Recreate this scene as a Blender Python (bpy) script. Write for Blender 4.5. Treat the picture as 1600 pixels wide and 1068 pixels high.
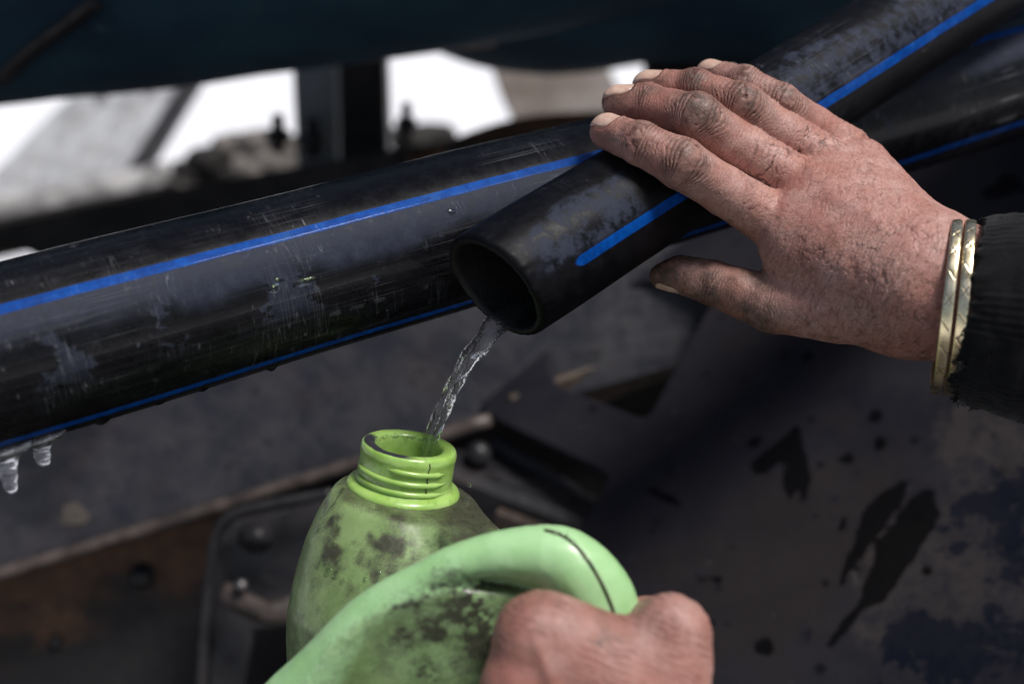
import bpy, bmesh, math, random
import numpy as np
from mathutils import Vector, Matrix
for _o in list(bpy.data.objects): bpy.data.objects.remove(_o)
scene = bpy.context.scene
COL = scene.collection
random.seed(7); RNG = np.random.default_rng(7)

# ------------------------------------------------------------------ camera
PITCH = math.radians(18.0); CAM_H = 1.30; LENS = 45.0
cam = bpy.data.cameras.new('camera'); camo = bpy.data.objects.new('camera', cam); COL.objects.link(camo)
cam.sensor_width = 36.0; cam.lens = LENS; cam.clip_start = 0.02; cam.clip_end = 5000
camo.location = (0, 0, CAM_H); camo.rotation_euler = (math.pi/2 - PITCH, 0, 0)
cam.dof.use_dof = True; cam.dof.focus_distance = 0.572; cam.dof.aperture_fstop = 4.3; cam.dof.aperture_blades = 9
scene.camera = camo
# ------------------------------------------------------------------ sky and sun
SUN = Vector((0.40, -0.26, 0.88)).normalized()          # direction towards the sun
world = bpy.data.worlds.new('World'); scene.world = world; world.use_nodes = True
_n = world.node_tree.nodes; _n.clear()
_sky = _n.new('ShaderNodeTexSky'); _sky.sky_type = 'NISHITA'; _sky.sun_disc = False
_sky.sun_elevation = math.asin(SUN.z); _sky.sun_rotation = math.atan2(SUN.x, SUN.y)
_sky.dust_density = 3.0; _sky.air_density = 1.0; _sky.ozone_density = 1.0
_bg = _n.new('ShaderNodeBackground'); _bg.inputs['Strength'].default_value = 0.05
_ow = _n.new('ShaderNodeOutputWorld')
world.node_tree.links.new(_sky.outputs[0], _bg.inputs[0]); world.node_tree.links.new(_bg.outputs[0], _ow.inputs[0])
sun = bpy.data.lights.new('sun', 'SUN'); suno = bpy.data.objects.new('sun', sun); COL.objects.link(suno)
sun.energy = 3.0; sun.angle = math.radians(16); sun.color = (1.0, 0.97, 0.935)
suno.rotation_euler = (-SUN).to_track_quat('-Z', 'Y').to_euler(); suno.location = (2, -2, 5)
scene.view_settings.view_transform = 'Standard'; scene.view_settings.look = 'None'
scene.view_settings.gamma = 1.0; scene.view_settings.use_curve_mapping = False
scene.view_settings.exposure = 0.26
scene.render.engine = 'CYCLES'
scene.cycles.use_denoising = True
scene.cycles.max_bounces = 10; scene.cycles.transmission_bounces = 10; scene.cycles.transparent_max_bounces = 8

# ------------------------------------------------------------------ frames
F = LENS / 36.0 * 1600.0
_cp, _sp = math.cos(PITCH), math.sin(PITCH)
R_CW = np.array([[1, 0, 0], [0, _sp, _cp], [0, _cp, -_sp]], float)   # camera frame (right, up, depth) -> world
C_W = np.array([0, 0, CAM_H])
def U(px, py, d):                     # a point seen in that direction, d metres deep -> camera frame (m)
    return np.array([(px-800)/F*d, (534-py)/F*d, d], float)
def UM(px, py, d): return U(px, py, d) * 1000.0
def W(p): return np.asarray(p, float) @ R_CW.T + C_W
def WM(p): return W(np.asarray(p, float) / 1000.0)
UPC = np.array([0, _cp, -_sp])        # world up in the camera frame
def nrm(v): v = np.asarray(v, float); return v / np.linalg.norm(v)

# ------------------------------------------------------------------ objects
def link(o, parent=None):
    COL.objects.link(o)
    if parent is not None: o.parent = parent
    return o
def wloc(o):
    l = Vector(o.location)
    while o.parent: o = o.parent; l += Vector(o.location)
    return np.array(l)
def mesh(name, v, faces, mat, parent=None, smooth=True, attrs=None, uv=None, normals=None):
    """v: world coordinates; faces: (n,k) array or list of lists"""
    v = np.asarray(v, float)
    base = np.array([(v[:,0].min()+v[:,0].max())/2, (v[:,1].min()+v[:,1].max())/2, v[:,2].min()])
    lv = v - base
    if isinstance(faces, np.ndarray): tri = np.concatenate([faces[:, [0, 1, 2]], faces[:, [0, 2, 3]]]) if faces.shape[1] == 4 else faces
    else: tri = np.array([[f[0], f[k], f[k+1]] for f in faces for k in range(1, len(f)-1)])
    cc = lv - lv.mean(0)
    if np.einsum('ij,ij->i', cc[tri[:, 0]], np.cross(cc[tri[:, 1]], cc[tri[:, 2]])).sum() < 0 and uv is None:      # wind faces outwards
        faces = faces[:, ::-1] if isinstance(faces, np.ndarray) else [f[::-1] for f in faces]
    me = bpy.data.meshes.new(name)
    if isinstance(faces, np.ndarray):
        n, k = faces.shape; flat = faces.ravel().astype(np.int32); starts = np.arange(n, dtype=np.int32)*k
    else:
        flat = np.array([i for f in faces for i in f], np.int32)
        ln = np.array([len(f) for f in faces]); n = len(faces); starts = np.concatenate([[0], np.cumsum(ln)[:-1]]).astype(np.int32)
    me.vertices.add(len(lv)); me.vertices.foreach_set('co', lv.astype(np.float32).ravel())
    me.loops.add(len(flat)); me.loops.foreach_set('vertex_index', flat)
    me.polygons.add(n); me.polygons.foreach_set('loop_start', starts)
    me.update(calc_edges=True); me.validate()
    me.polygons.foreach_set('use_smooth', np.full(len(me.polygons), smooth))
    for k_, a in (attrs or {}).items():
        me.attributes.new(k_, 'FLOAT', 'POINT').data.foreach_set('value', np.asarray(a, np.float32))
    if uv is not None:
        me.uv_layers.new(name='UVMap').data.foreach_set('uv', np.asarray(uv, np.float32).ravel())
    if normals is not None: me.normals_split_custom_set_from_vertices(normals)
    if mat is not None: me.materials.append(mat)
    o = bpy.data.objects.new(name, me); link(o, parent)
    o.location = base - (wloc(parent) if parent is not None else 0)
    return o
def empty(name, cpos, label, cat, group=None):
    o = bpy.data.objects.new(name, None); o.empty_display_size = 0.02; link(o); o.location = W(cpos)
    return tag(o, label, cat, group)
def tag(o, label=None, cat=None, group=None, kind=None):
    if label: o['label'] = label
    if cat: o['category'] = cat
    if group: o['group'] = group
    if kind: o['kind'] = kind
    return o

# ------------------------------------------------------------------ noise (for geometry)
def _h(i, j, k):
    n = (i*73856093) ^ (j*19349663) ^ (k*83492791)
    n = (n ^ (n >> 13)) * 1274126177
    n = (n ^ (n >> 16)) & 0xFFFFFF
    return n.astype(np.float64) / 0xFFFFFF
_TAB = np.random.default_rng(11).random(64**3)
def vnoise(p):
    p = np.asarray(p, float); fl = np.floor(p); f = p - fl; i = fl.astype(np.int32); u = f*f*f*(f*(f*6-15)+10)
    X = [((i[:,0]+d) & 63) << 12 for d in (0, 1)]; Y = [((i[:,1]+d) & 63) << 6 for d in (0, 1)]; Z = [(i[:,2]+d) & 63 for d in (0, 1)]
    def lz(a, b): s = X[a]+Y[b]; v0 = _TAB[s+Z[0]]; return v0 + u[:,2]*(_TAB[s+Z[1]]-v0)
    a0 = lz(0, 0); a0 = a0 + u[:,1]*(lz(0, 1)-a0); a1 = lz(1, 0); a1 = a1 + u[:,1]*(lz(1, 1)-a1)
    return a0 + u[:,0]*(a1-a0)
def fbm(p, o=3):
    p = np.asarray(p, float); r = 0; a = 0.5; s = 0
    for k in range(o): r = r + a*vnoise(p*(2**k)+17.3*k); s += a; a *= 0.5
    return r/s
def sst(a, b, x):
    t = np.clip((np.asarray(x, float)-a)/(b-a), 0, 1); return t*t*(3-2*t)

# ------------------------------------------------------------------ signed distance modelling
def smin(a, b, k):
    h = np.maximum(k - np.abs(a-b), 0)/k
    return np.minimum(a, b) - h*h*k*0.25
def cap(p, a, b, r1, r2):
    a = np.asarray(a, np.float32); b = np.asarray(b, np.float32); ab = b-a
    t = np.clip(((p-a) @ ab)/max(float(ab @ ab), 1e-9), 0, 1)
    q = p - a - t[:, None]*ab
    return np.sqrt((q*q).sum(1)) - (r1 + (r2-r1)*t)
def sph(p, c, r): q = p - np.asarray(c, np.float32); return np.sqrt((q*q).sum(1)) - r
def ell(p, c, ax, rad):              # ellipsoid, ax rows = axes
    q = ((p - np.asarray(c, np.float32)) @ np.asarray(ax, np.float32).T) / np.asarray(rad, np.float32)
    l = np.sqrt((q*q).sum(1)); g = np.sqrt(((q/np.asarray(rad, np.float32))**2).sum(1)) + 1e-6
    return l*(l-1)/g
_TET = np.float32([[1, -1, -1], [-1, -1, 1], [-1, 1, -1], [1, 1, 1]])
def grad(f, p, e=0.15):
    g = sum(k[None]*f(p+k*np.float32(e))[:, None] for k in _TET)
    return g/np.maximum(np.linalg.norm(g, axis=1, keepdims=True), 1e-9)
def project(f, p, n=2):
    p = p.astype(np.float32)
    for _ in range(n): p = p - (np.clip(f(p), -1.5, 1.5)*0.9)[:, None]*grad(f, p)
    return p
def nets(f, lo, hi, h):
    B = 8; lo = np.asarray(lo, float)
    nb = np.ceil((np.asarray(hi, float)-lo)/(B*h)).astype(int)
    cs = [lo[a] + (np.arange(nb[a])+0.5)*B*h for a in range(3)]
    cg = np.stack(np.meshgrid(*cs, indexing='ij'), -1).reshape(-1, 3).astype(np.float32)
    cd = f(cg).reshape(nb)
    act = np.abs(cd) < B*h*0.87 + 5*h
    n = nb*B
    val = np.repeat(np.repeat(np.repeat(np.where(cd > 0, 9., -9.).astype(np.float32), B, 0), B, 1), B, 2)
    val = np.pad(val, ((0,1),)*3, mode='edge')
    ii = np.argwhere(act)
    off = np.stack(np.meshgrid(*[np.arange(B+1)]*3, indexing='ij'), -1).reshape(-1, 3)
    for s in range(0, len(ii), 1500):
        idx = (ii[s:s+1500, None, :]*B + off[None]).reshape(-1, 3)
        pts = (lo + idx*h).astype(np.float32)
        val[idx[:,0], idx[:,1], idx[:,2]] = f(pts)
    ins = val < 0
    c = [ins[dx:dx+n[0], dy:dy+n[1], dz:dz+n[2]] for dx in (0,1) for dy in (0,1) for dz in (0,1)]
    cnt = sum(x.astype(np.int8) for x in c)
    cells = np.argwhere((cnt > 0) & (cnt < 8))
    cid = np.full(n, -1, np.int32); cid[cells[:,0], cells[:,1], cells[:,2]] = np.arange(len(cells))
    co = np.array([[dx,dy,dz] for dx in (0,1) for dy in (0,1) for dz in (0,1)])
    cv = np.stack([val[cells[:,0]+o[0], cells[:,1]+o[1], cells[:,2]+o[2]] for o in co], 1)
    acc = np.zeros((len(cells), 3)); num = np.zeros(len(cells))
    for i in range(8):
        for j in range(i+1, 8):
            if np.abs(co[i]-co[j]).sum() == 1:
                m = (cv[:,i] < 0) != (cv[:,j] < 0)
                t = np.where(m, cv[:,i]/np.where(m, cv[:,i]-cv[:,j], 1), 0)
                acc += np.where(m[:,None], co[i] + t[:,None]*(co[j]-co[i]), 0); num += m
    verts = lo + (cells + acc/num[:,None])*h
    quads = []
    for ax in range(3):
        b, c_ = [(1,2),(2,0),(0,1)][ax]
        sl0 = [slice(0, n[k]) for k in range(3)]; sl1 = list(sl0); sl1[ax] = slice(1, n[ax]+1)
        v0 = ins[tuple(sl0)]; v1 = ins[tuple(sl1)]
        e = np.argwhere(v0 != v1); e = e[(e[:,b] > 0) & (e[:,c_] > 0)]
        fl = v0[e[:,0], e[:,1], e[:,2]]
        db = np.zeros(3, int); db[b] = 1; dc = np.zeros(3, int); dc[c_] = 1
        q = [cid[tuple((e-db-dc).T)], cid[tuple((e-dc).T)], cid[tuple(e.T)], cid[tuple((e-db).T)]]
        q = np.stack(q, 1); q[~fl] = q[~fl][:, ::-1]
        quads.append(q[(q >= 0).all(1)])
    return verts.astype(np.float32), np.concatenate(quads)
def subdiv(v, q):
    e = np.concatenate([q[:, [0,1]], q[:, [1,2]], q[:, [2,3]], q[:, [3,0]]]); es = np.sort(e, 1)
    key = es[:,0].astype(np.int64)*len(v) + es[:,1]
    uq, first, inv = np.unique(key, return_index=True, return_inverse=True); inv = inv.ravel()
    ev = (v[es[first,0]] + v[es[first,1]])/2
    n = len(q); nv = len(v); m = [nv + inv[k*n:(k+1)*n] for k in range(4)]
    fc = nv + len(ev) + np.arange(n)
    V = np.concatenate([v, ev, v[q].mean(1)])
    Q = np.concatenate([np.stack([q[:,0], m[0], fc, m[3]], 1), np.stack([m[0], q[:,1], m[1], fc], 1),
                        np.stack([fc, m[1], q[:,2], m[2]], 1), np.stack([m[3], fc, m[2], q[:,3]], 1)])
    return V, Q
def sdf_mesh(f, lo, hi, h, levels=1):
    v, q = nets(f, lo, hi, h); v = project(f, v)
    for _ in range(levels): v, q = subdiv(v, q); v = project(f, v, 1)
    return v, q
def vnormals(v, q):
    fn = np.cross(v[q[:,2]]-v[q[:,0]], v[q[:,3]]-v[q[:,1]]); n = np.zeros_like(v)
    for k in range(4): np.add.at(n, q[:,k], fn)
    return n/np.maximum(np.linalg.norm(n, axis=1, keepdims=True), 1e-12)

# ------------------------------------------------------------------ sweeps
def catmull(pts, m):
    pts = np.asarray(pts, float); P = np.vstack([2*pts[0]-pts[1], pts, 2*pts[-1]-pts[-2]]); out = []
    for i in range(1, len(P)-2):
        t = np.linspace(0, 1, m, endpoint=False)[:, None]
        a, b, c, d = P[i-1], P[i], P[i+1], P[i+2]
        out.append(0.5*(2*b + (c-a)*t + (2*a-5*b+4*c-d)*t*t + (3*b-a-3*c+d)*t**3))
    return np.vstack(out + [pts[-1:]])
def frames(path, ref):
    T = np.gradient(path, axis=0); T /= np.linalg.norm(T, axis=1, keepdims=True)
    N = []; n = np.asarray(ref, float)
    for t in T: n = n - (n@t)*t; n = n/np.linalg.norm(n); N.append(n)
    N = np.array(N); return T, N, np.cross(T, N)
def ring_faces(nr, ns, closed=True, flip=False):
    i = np.arange(nr-1)[:, None]*ns; j = np.arange(ns if closed else ns-1)[None]; k = (j+1) % ns
    q = np.stack([i+j, i+k, i+ns+k, i+ns+j], -1).reshape(-1, 4)
    return q[:, ::-1] if flip else q
def sweep(path, rad, ns=16, ref=(0, 0, 1), caps=True, prof=None):
    path = np.asarray(path, float); rad = np.broadcast_to(rad, len(path))
    T, N, Bn = frames(path, ref); a = np.arange(ns)*2*np.pi/ns
    pr = np.stack([np.cos(a), np.sin(a)], 1) if prof is None else np.asarray(prof, float); ns = len(pr)
    v = (path[:, None] + rad[:, None, None]*(pr[None, :, 0, None]*N[:, None] + pr[None, :, 1, None]*Bn[:, None])).reshape(-1, 3)
    f = ring_faces(len(path), ns).tolist()
    if caps: f += [list(range(ns))[::-1], [(len(path)-1)*ns+k for k in range(ns)]]
    return v, f
def merge(parts):
    V, Fs, o = [], [], 0
    for v, f in parts:
        V.append(v); Fs += [[i+o for i in x] for x in f]; o += len(v)
    return np.vstack(V), Fs

# ------------------------------------------------------------------ materials
class NT:
    def __init__(s, name):
        s.m = bpy.data.materials.new(name); s.m.use_nodes = True; s.t = s.m.node_tree; s.t.nodes.clear()
        s.out = s.t.nodes.new('ShaderNodeOutputMaterial'); s.p = s.t.nodes.new('ShaderNodeBsdfPrincipled')
        s.t.links.new(s.p.outputs[0], s.out.inputs[0]); s._tc = None
    def tc(s, w='Object'):
        if s._tc is None: s._tc = s.t.nodes.new('ShaderNodeTexCoord')
        return s._tc.outputs[w]
    def set(s, sock, val):
        if isinstance(val, bpy.types.NodeSocket): s.t.links.new(val, sock)
        elif val is not None:
            if hasattr(sock.default_value, '__len__') and not hasattr(val, '__len__'): val = (val,)*len(sock.default_value)
            if hasattr(sock.default_value, '__len__') and len(sock.default_value) == 4 and len(val) == 3: val = (*val, 1)
            sock.default_value = val
    def P(s, **k):
        for a, b in k.items(): s.set(s.p.inputs[a.replace('_', ' ')], b)
    def math(s, op, a, b=None, c=None, clamp=False):
        n = s.t.nodes.new('ShaderNodeMath'); n.operation = op; n.use_clamp = clamp
        for i, x in enumerate((a, b, c)):
            if x is not None: s.set(n.inputs[i], x)
        return n.outputs[0]
    def mix(s, f, a, b, blend='MIX'):
        n = s.t.nodes.new('ShaderNodeMix'); n.data_type = 'RGBA'; n.blend_type = blend
        s.set(n.inputs[0], f); s.set(n.inputs[6], a); s.set(n.inputs[7], b); return n.outputs[2]
    def rng(s, x, a, b, lo=0., hi=1., smooth=True):
        n = s.t.nodes.new('ShaderNodeMapRange'); n.interpolation_type = 'SMOOTHSTEP' if smooth else 'LINEAR'
        for i, y in enumerate((x, a, b, lo, hi)): s.set(n.inputs[i], y)
        return n.outputs[0]
    def mapping(s, vec, scale=(1,1,1), loc=(0,0,0), rot=(0,0,0)):
        n = s.t.nodes.new('ShaderNodeMapping'); s.set(n.inputs[0], vec); s.set(n.inputs[1], loc); s.set(n.inputs[2], rot); s.set(n.inputs[3], scale); return n.outputs[0]
    def noise(s, scale, detail=4, rough=0.55, vec=None, dist=0.0):
        n = s.t.nodes.new('ShaderNodeTexNoise'); s.set(n.inputs['Vector'], vec if vec is not None else s.tc())
        s.set(n.inputs['Scale'], scale); s.set(n.inputs['Detail'], detail); s.set(n.inputs['Roughness'], rough); s.set(n.inputs['Distortion'], dist)
        return n.outputs[0]
    def voro(s, scale, vec=None, feat='F1', out=0, rnd=1.0):
        n = s.t.nodes.new('ShaderNodeTexVoronoi'); n.feature = feat; s.set(n.inputs['Vector'], vec if vec is not None else s.tc()); s.set(n.inputs['Scale'], scale)
        s.set(n.inputs['Randomness'], rnd); return n.outputs[out]
    def attr(s, name):
        n = s.t.nodes.new('ShaderNodeAttribute'); n.attribute_name = name; return n.outputs['Fac']
    def uv(s):
        n = s.t.nodes.new('ShaderNodeSeparateXYZ'); s.set(n.inputs[0], s.tc('UV')); return n.outputs[0], n.outputs[1]
    def bump(s, h, strength=0.4, dist=0.001, nrm=None):
        n = s.t.nodes.new('ShaderNodeBump'); s.set(n.inputs['Height'], h); s.set(n.inputs['Strength'], strength); s.set(n.inputs['Distance'], dist)
        if nrm is not None: s.set(n.inputs['Normal'], nrm)
        return n.outputs[0]
def plain(name, col, rough=0.5, metal=0.0, var=0.35, scale=40, bump=0.25, col2=None, coat=0.0):
    """a worn surface: colour broken by two noises, rougher and smoother patches, fine relief"""
    t = NT(name); a = t.noise(scale, 6, 0.6); b = t.noise(scale*7, 4, 0.6)
    dark = tuple(c*(1-var) for c in col); lite = col2 if col2 else tuple(min(1, c*(1+var)) for c in col)
    c = t.mix(t.rng(a, 0.35, 0.65), dark, lite); c = t.mix(t.math('MULTIPLY', t.rng(b, 0.55, 0.75), 0.5), c, dark)
    t.P(Base_Color=c, Roughness=t.rng(b, 0.3, 0.7, max(0.02, rough-0.12), min(1, rough+0.12)), Metallic=metal,
        Normal=t.bump(t.math('ADD', a, t.math('MULTIPLY', b, 0.4)), bump, 0.002)); return t.m

# =================================================================== the setting
class Plane:
    def __init__(s, a, b, c):                      # three (px, py, d)
        s.o = U(*a); e1 = U(*b)-s.o; e2 = U(*c)-s.o
        s.n = nrm(np.cross(e1, e2))
        if s.n[2] > 0: s.n = -s.n                  # faces the camera
        s.e1 = nrm(e1); s.e2 = np.cross(s.n, s.e1)
    def at(s, px, py):
        r = np.array([(px-800)/F, (534-py)/F, 1.0]); return r*(s.n@s.o)/(s.n@r)
    def loc(s, px, py): q = s.at(px, py)-s.o; return q@s.e1, q@s.e2
def plate(name, plane, outer, holes=(), thick=0.008, bevel=0.0015, mat=None, parent=None):
    cu = bpy.data.curves.new('tmp', 'CURVE'); cu.dimensions = '2D'; cu.fill_mode = 'BOTH'
    cu.extrude = max(thick/2-bevel, 1e-5); cu.bevel_depth = bevel; cu.bevel_resolution = 2; cu.offset = -bevel
    for loop in (outer, *holes):
        sp = cu.splines.new('POLY'); sp.points.add(len(loop)-1); sp.use_cyclic_u = True
        for p, (x, y) in zip(sp.points, loop): a, b = plane.loc(x, y); p.co = (a, b, 0, 1)
    ob = bpy.data.objects.new('tmp', cu); COL.objects.link(ob); dg = bpy.context.evaluated_depsgraph_get(); dg.update()
    me = bpy.data.meshes.new_from_object(ob.evaluated_get(dg))
    v = np.empty(len(me.vertices)*3); me.vertices.foreach_get('co', v); v = v.reshape(-1, 3)
    fs = [list(p.vertices) for p in me.polygons]
    bpy.data.objects.remove(ob); bpy.data.curves.remove(cu); bpy.data.meshes.remove(me)
    w = plane.o + v[:, :1]*plane.e1 + v[:, 1:2]*plane.e2 + (v[:, 2:3]-thick/2)*plane.n
    return mesh(name, W(w), fs, mat, parent, smooth=False)
def box_between(name, a, b, w, h, mat, parent=None, up=UPC, bev=0.002):
    """a bar from a to b (camera frame, m): w along the side, h along up; bevelled section"""
    a, b = np.asarray(a, float), np.asarray(b, float); t = nrm(b-a); u = nrm(up - (up@t)*t); s = np.cross(t, u)
    x, y, c = w/2, h/2, bev
    pr = [(x-c,y),(x,y-c),(x,-y+c),(x-c,-y),(-x+c,-y),(-x,-y+c),(-x,y-c),(-x+c,y)]
    V = np.array([p + i*s + j*u for p in (a, b) for i, j in pr])
    f = [[k, k+8, (k+1) % 8+8, (k+1) % 8] for k in range(8)] + [list(range(8)), list(range(15, 7, -1))]
    return mesh(name, W(V), f, mat, parent, smooth=False)

# ground: snow out to the horizon; dark mud nearby added to cut bounce light
t = NT('snow'); a = t.noise(0.8, 6, 0.6); b = t.noise(9, 5, 0.6)
vl = t.t.nodes.new('ShaderNodeVectorMath'); vl.operation = 'LENGTH'; t.set(vl.inputs[0], t.tc())
added_mud = t.rng(t.math('ADD', vl.outputs['Value'], t.math('MULTIPLY', t.math('SUBTRACT', t.noise(1.6, 5, .6), 0.5), 2.0)), 4.6, 5.0, 1, 0)
t.P(Base_Color=t.mix(added_mud, t.mix(t.rng(a, 0.70, 0.76), (0.90, 0.91, 0.94), (0.30, 0.27, 0.24)), t.mix(b, (0.022, 0.018, 0.015), (0.05, 0.042, 0.036))), Roughness=0.8, Normal=t.bump(b, 0.5, 0.05))
SNOW = t.m
_r = [0.0, 2, 5, 12, 40, 150, 600, 2500]; V = [[0, 0, 0]]; fs = []; N_ = 48
for r in _r[1:]:
    for k in range(N_):
        an = k*2*math.pi/N_; V.append([r*math.cos(an), r*math.sin(an), 0.05*math.sin(3*an+r) if 2 < r < 100 else 0])
for k in range(N_): fs.append([0, 1+k, 1+(k+1) % N_])
for i in range(len(_r)-2):
    for k in range(N_): fs.append([1+i*N_+k, 1+(i+1)*N_+k, 1+(i+1)*N_+(k+1) % N_, 1+i*N_+(k+1) % N_])
tag(mesh('ground', V, fs, SNOW), kind='structure')

# painted steel of the truck frame: dark blue-grey, grimy, pitted and stained
def steel_mat(name, base, pale, stain, scale, rust=0.0, rustcol=(0.07, 0.032, 0.016), gloss=0.5):
    t = NT(name); n1 = t.noise(scale, 7, 0.62); n2 = t.noise(scale*4.3, 6, 0.65); n3 = t.noise(scale*0.45, 4, 0.6, dist=0.6); v = t.voro(scale*5)
    c = t.mix(t.rng(n1, 0.38, 0.62), base, pale); c = t.mix(t.rng(n3, 0.52, 0.66), c, tuple(0.6*x for x in base))
    c = t.mix(t.rng(n2, 0.60, 0.68), c, stain)
    spots = t.math('MULTIPLY', t.rng(v, 0.0, 0.28, 1, 0), t.rng(n1, 0.45, 0.6)); c = t.mix(spots, c, stain)
    if rust: c = t.mix(t.math('MULTIPLY', t.rng(t.noise(scale*1.3, 6, 0.7, dist=0.4), 0.5, 0.68), rust), c, rustcol)
    t.P(Base_Color=c, Roughness=t.rng(n2, 0.4, 0.7, gloss-0.1, gloss+0.25), Normal=t.bump(t.math('ADD', n2, t.math('MULTIPLY', v, -0.3)), 0.35, 0.002))
    return t.m
STEEL = steel_mat('grimy_steel', (0.015, 0.016, 0.023), (0.033, 0.032, 0.038), (0.004, 0.005, 0.009), 16, 0.15)
RUST = steel_mat('rusty_steel', (0.10, 0.048, 0.022), (0.16, 0.080, 0.036), (0.012, 0.010, 0.010), 14, 0.0)
BLACKST = steel_mat('black_steel', (0.010, 0.010, 0.013), (0.022, 0.020, 0.022), (0.004, 0.004, 0.005), 18, 0.15)
LEDGE = plain('worn_ledge', (0.065, 0.050, 0.045), 0.5, 0, 0.5, 45)

# the long side wall behind the pipes, its lower edge a folded rail
PW = Plane((0, 600, 1.02), (800, 560, 1.00), (200, 900, 1.00))
wall = empty('truck_side_wall', PW.at(350, 900), 'long grimy grey steel side wall behind the pipes, with folded brown rail', 'steel wall')
plate('wall_sheet', PW, [(-900, 1120), (-900, 640), (0, 500), (600, 380), (1500, 300), (1500, 640), (1100, 560), (772, 652), (0, 888)], (), 0.006, 0.0012, STEEL, wall)
v, f = sweep(catmull([PW.at(-900, 1172)-[0,0,.006], PW.at(0, 896)-[0,0,.006], PW.at(420, 766)-[0,0,.006], PW.at(768, 654)-[0,0,.004]], 12), 0.0056, 12)
mesh('folded_rail', W(v), f, LEDGE, wall)
# grey scar of bare primer on it
PB = Plane((0, 600, 1.0185), (800, 560, 0.9985), (200, 900, 0.9985))
plate('paint_chip', PB, [(98, 790), (118, 783), (142, 808), (132, 818), (94, 820)], (), 0.0015, 0.0003, plain('bare_primer', (0.07, 0.06, 0.05), 0.7), wall)

# rusty recess under the rail
rec = empty('rusty_recess', U(250, 1200, 1.1), 'rusty brown recess wall below the folded rail, black with grease lower down', 'steel wall')
t = NT('rust_grease'); n1 = t.noise(24, 7, 0.65, dist=0.3); n2 = t.noise(90, 6, 0.65); rs = t.attr('rust')
c = t.mix(t.rng(n2, 0.35, 0.65), (0.085, 0.038, 0.017), (0.150, 0.072, 0.030)); c = t.mix(t.rng(n1, 0.52, 0.66), c, (0.045, 0.026, 0.018))
c = t.mix(rs, t.mix(t.rng(n2, 0.4, 0.7), (0.006, 0.005, 0.006), (0.016, 0.013, 0.013)), c)
t.P(Base_Color=c, Roughness=0.6, Normal=t.bump(n2, 0.4, 0.003)); RG = t.m
PR = Plane((0, 900, 1.07), (800, 700, 1.07), (0, 1100, 1.07))
rso = plate('recess_sheet', PR, [(-900, 1700), (-900, 900), (300, 700), (1100, 450), (1250, 560), (1250, 1700)], (), 0.006, 0.001, RG, rec)
for (x, y, r) in ((222, 900, 0.011), (88, 1001, 0.006)):        # rivet heads
    v, f = sweep([PR.at(x, y)-[0,0,z] for z in (-.002, .003, .006, .008)], [r, r, r*0.75, r*0.3], 12, (1, 0, 0)); mesh('rivet_head', W(v), f, BLACKST, rec)

# cast bracket hanging in the recess
br = empty('cast_bracket', U(400, 1060, 1.0), 'dark cast spring bracket with curved rim hanging under the rail', 'bracket')
rim = catmull([U(312, 1180, .985), U(318, 1010, .985), U(328, 900, .98), U(338, 838, .975), U(362, 805, .97), U(420, 788, .965), U(520, 770, .96)], 10)
v, f = sweep(rim, 0.0042, 12); mesh('curved_rim', W(v), f, BLACKST, br)
PK = Plane((330, 800, .995), (520, 790, .985), (330, 1000, .99))
plate('web_plate', PK, [(322, 1180), (326, 900), (340, 840), (365, 812), (560, 770), (700, 760), (700, 1180)], [[(395, 985), (470, 975), (480, 1080), (380, 1080)]], 0.012, 0.003, BLACKST, br)
v, f = sweep(catmull([U(350, 925, .965), U(395, 948, .955), U(425, 957, .95), U(480, 940, .955), U(560, 920, .96)], 8), np.array([.005]*33), 10, prof=[(1,0),(.7,1.6),(-.7,1.6),(-1,0),(-.7,-1.6),(.7,-1.6)])
mesh('shelf_lip', W(v), f, LEDGE, br)
lobe = [(U(400+30*math.cos(a)*s, 838+26*math.sin(a)*s, .965-.02*(1-s*s))) for s in (1, .8, .55, .25) for a in np.linspace(0, 2*math.pi, 14, endpoint=False)]
mesh('boss', W(np.array(lobe)), ring_faces(4, 14).tolist() + [[42+k for k in range(14)]], BLACKST, br)
v, f = sweep([U(377, 914, .957), U(377, 914, .951), U(377, 914, .947)], [.0052, .0050, .003], 6, (1, 0, 0)); mesh('bolt_head', W(v), f, plain('bright_steel', (0.22, 0.21, 0.21), 0.4, 0.8), br)

# gusset plate on the right with two cut-outs
t = NT('stained_plate'); n1 = t.noise(11, 7, 0.62); n2 = t.noise(60, 6, 0.65); n3 = t.noise(5.5, 5, 0.6, dist=0.5); v_ = t.voro(46)
c = t.mix(t.rng(n1, 0.36, 0.64), (0.013, 0.013, 0.018), (0.022, 0.021, 0.026)); c = t.mix(t.math('MULTIPLY', t.rng(n3, 0.5, 0.62), 0.55), c, (0.026, 0.021, 0.020))
c = t.mix(t.math('MULTIPLY', t.rng(v_, 0.06, 0.17, 1, 0), t.rng(n3, 0.42, 0.5)), c, (0.008, 0.008, 0.010))
c = t.mix(t.rng(n2, 0.63, 0.72), c, (0.018, 0.018, 0.024))
n5 = t.noise(120, 6, 0.7); n6 = t.noise(42, 5, 0.65)
rag = t.math('ADD', t.math('MULTIPLY', t.math('SUBTRACT', n5, 0.5), 0.9), t.math('MULTIPLY', t.math('SUBTRACT', n6, 0.5), 1.0))
wet = t.rng(t.math('ADD', t.attr('wet'), t.math('MULTIPLY', rag, 1.0)), 0.30, 0.70, 0, 0.9); nav = t.rng(t.math('ADD', t.attr('navy'), t.math('MULTIPLY', rag, 3.2)), 0.45, 0.95, 0, 0.85); tan = t.rng(t.math('ADD', t.attr('tan'), t.math('MULTIPLY', rag, 2.2)), 0.20, 1.1, 0, 0.60)
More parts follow.
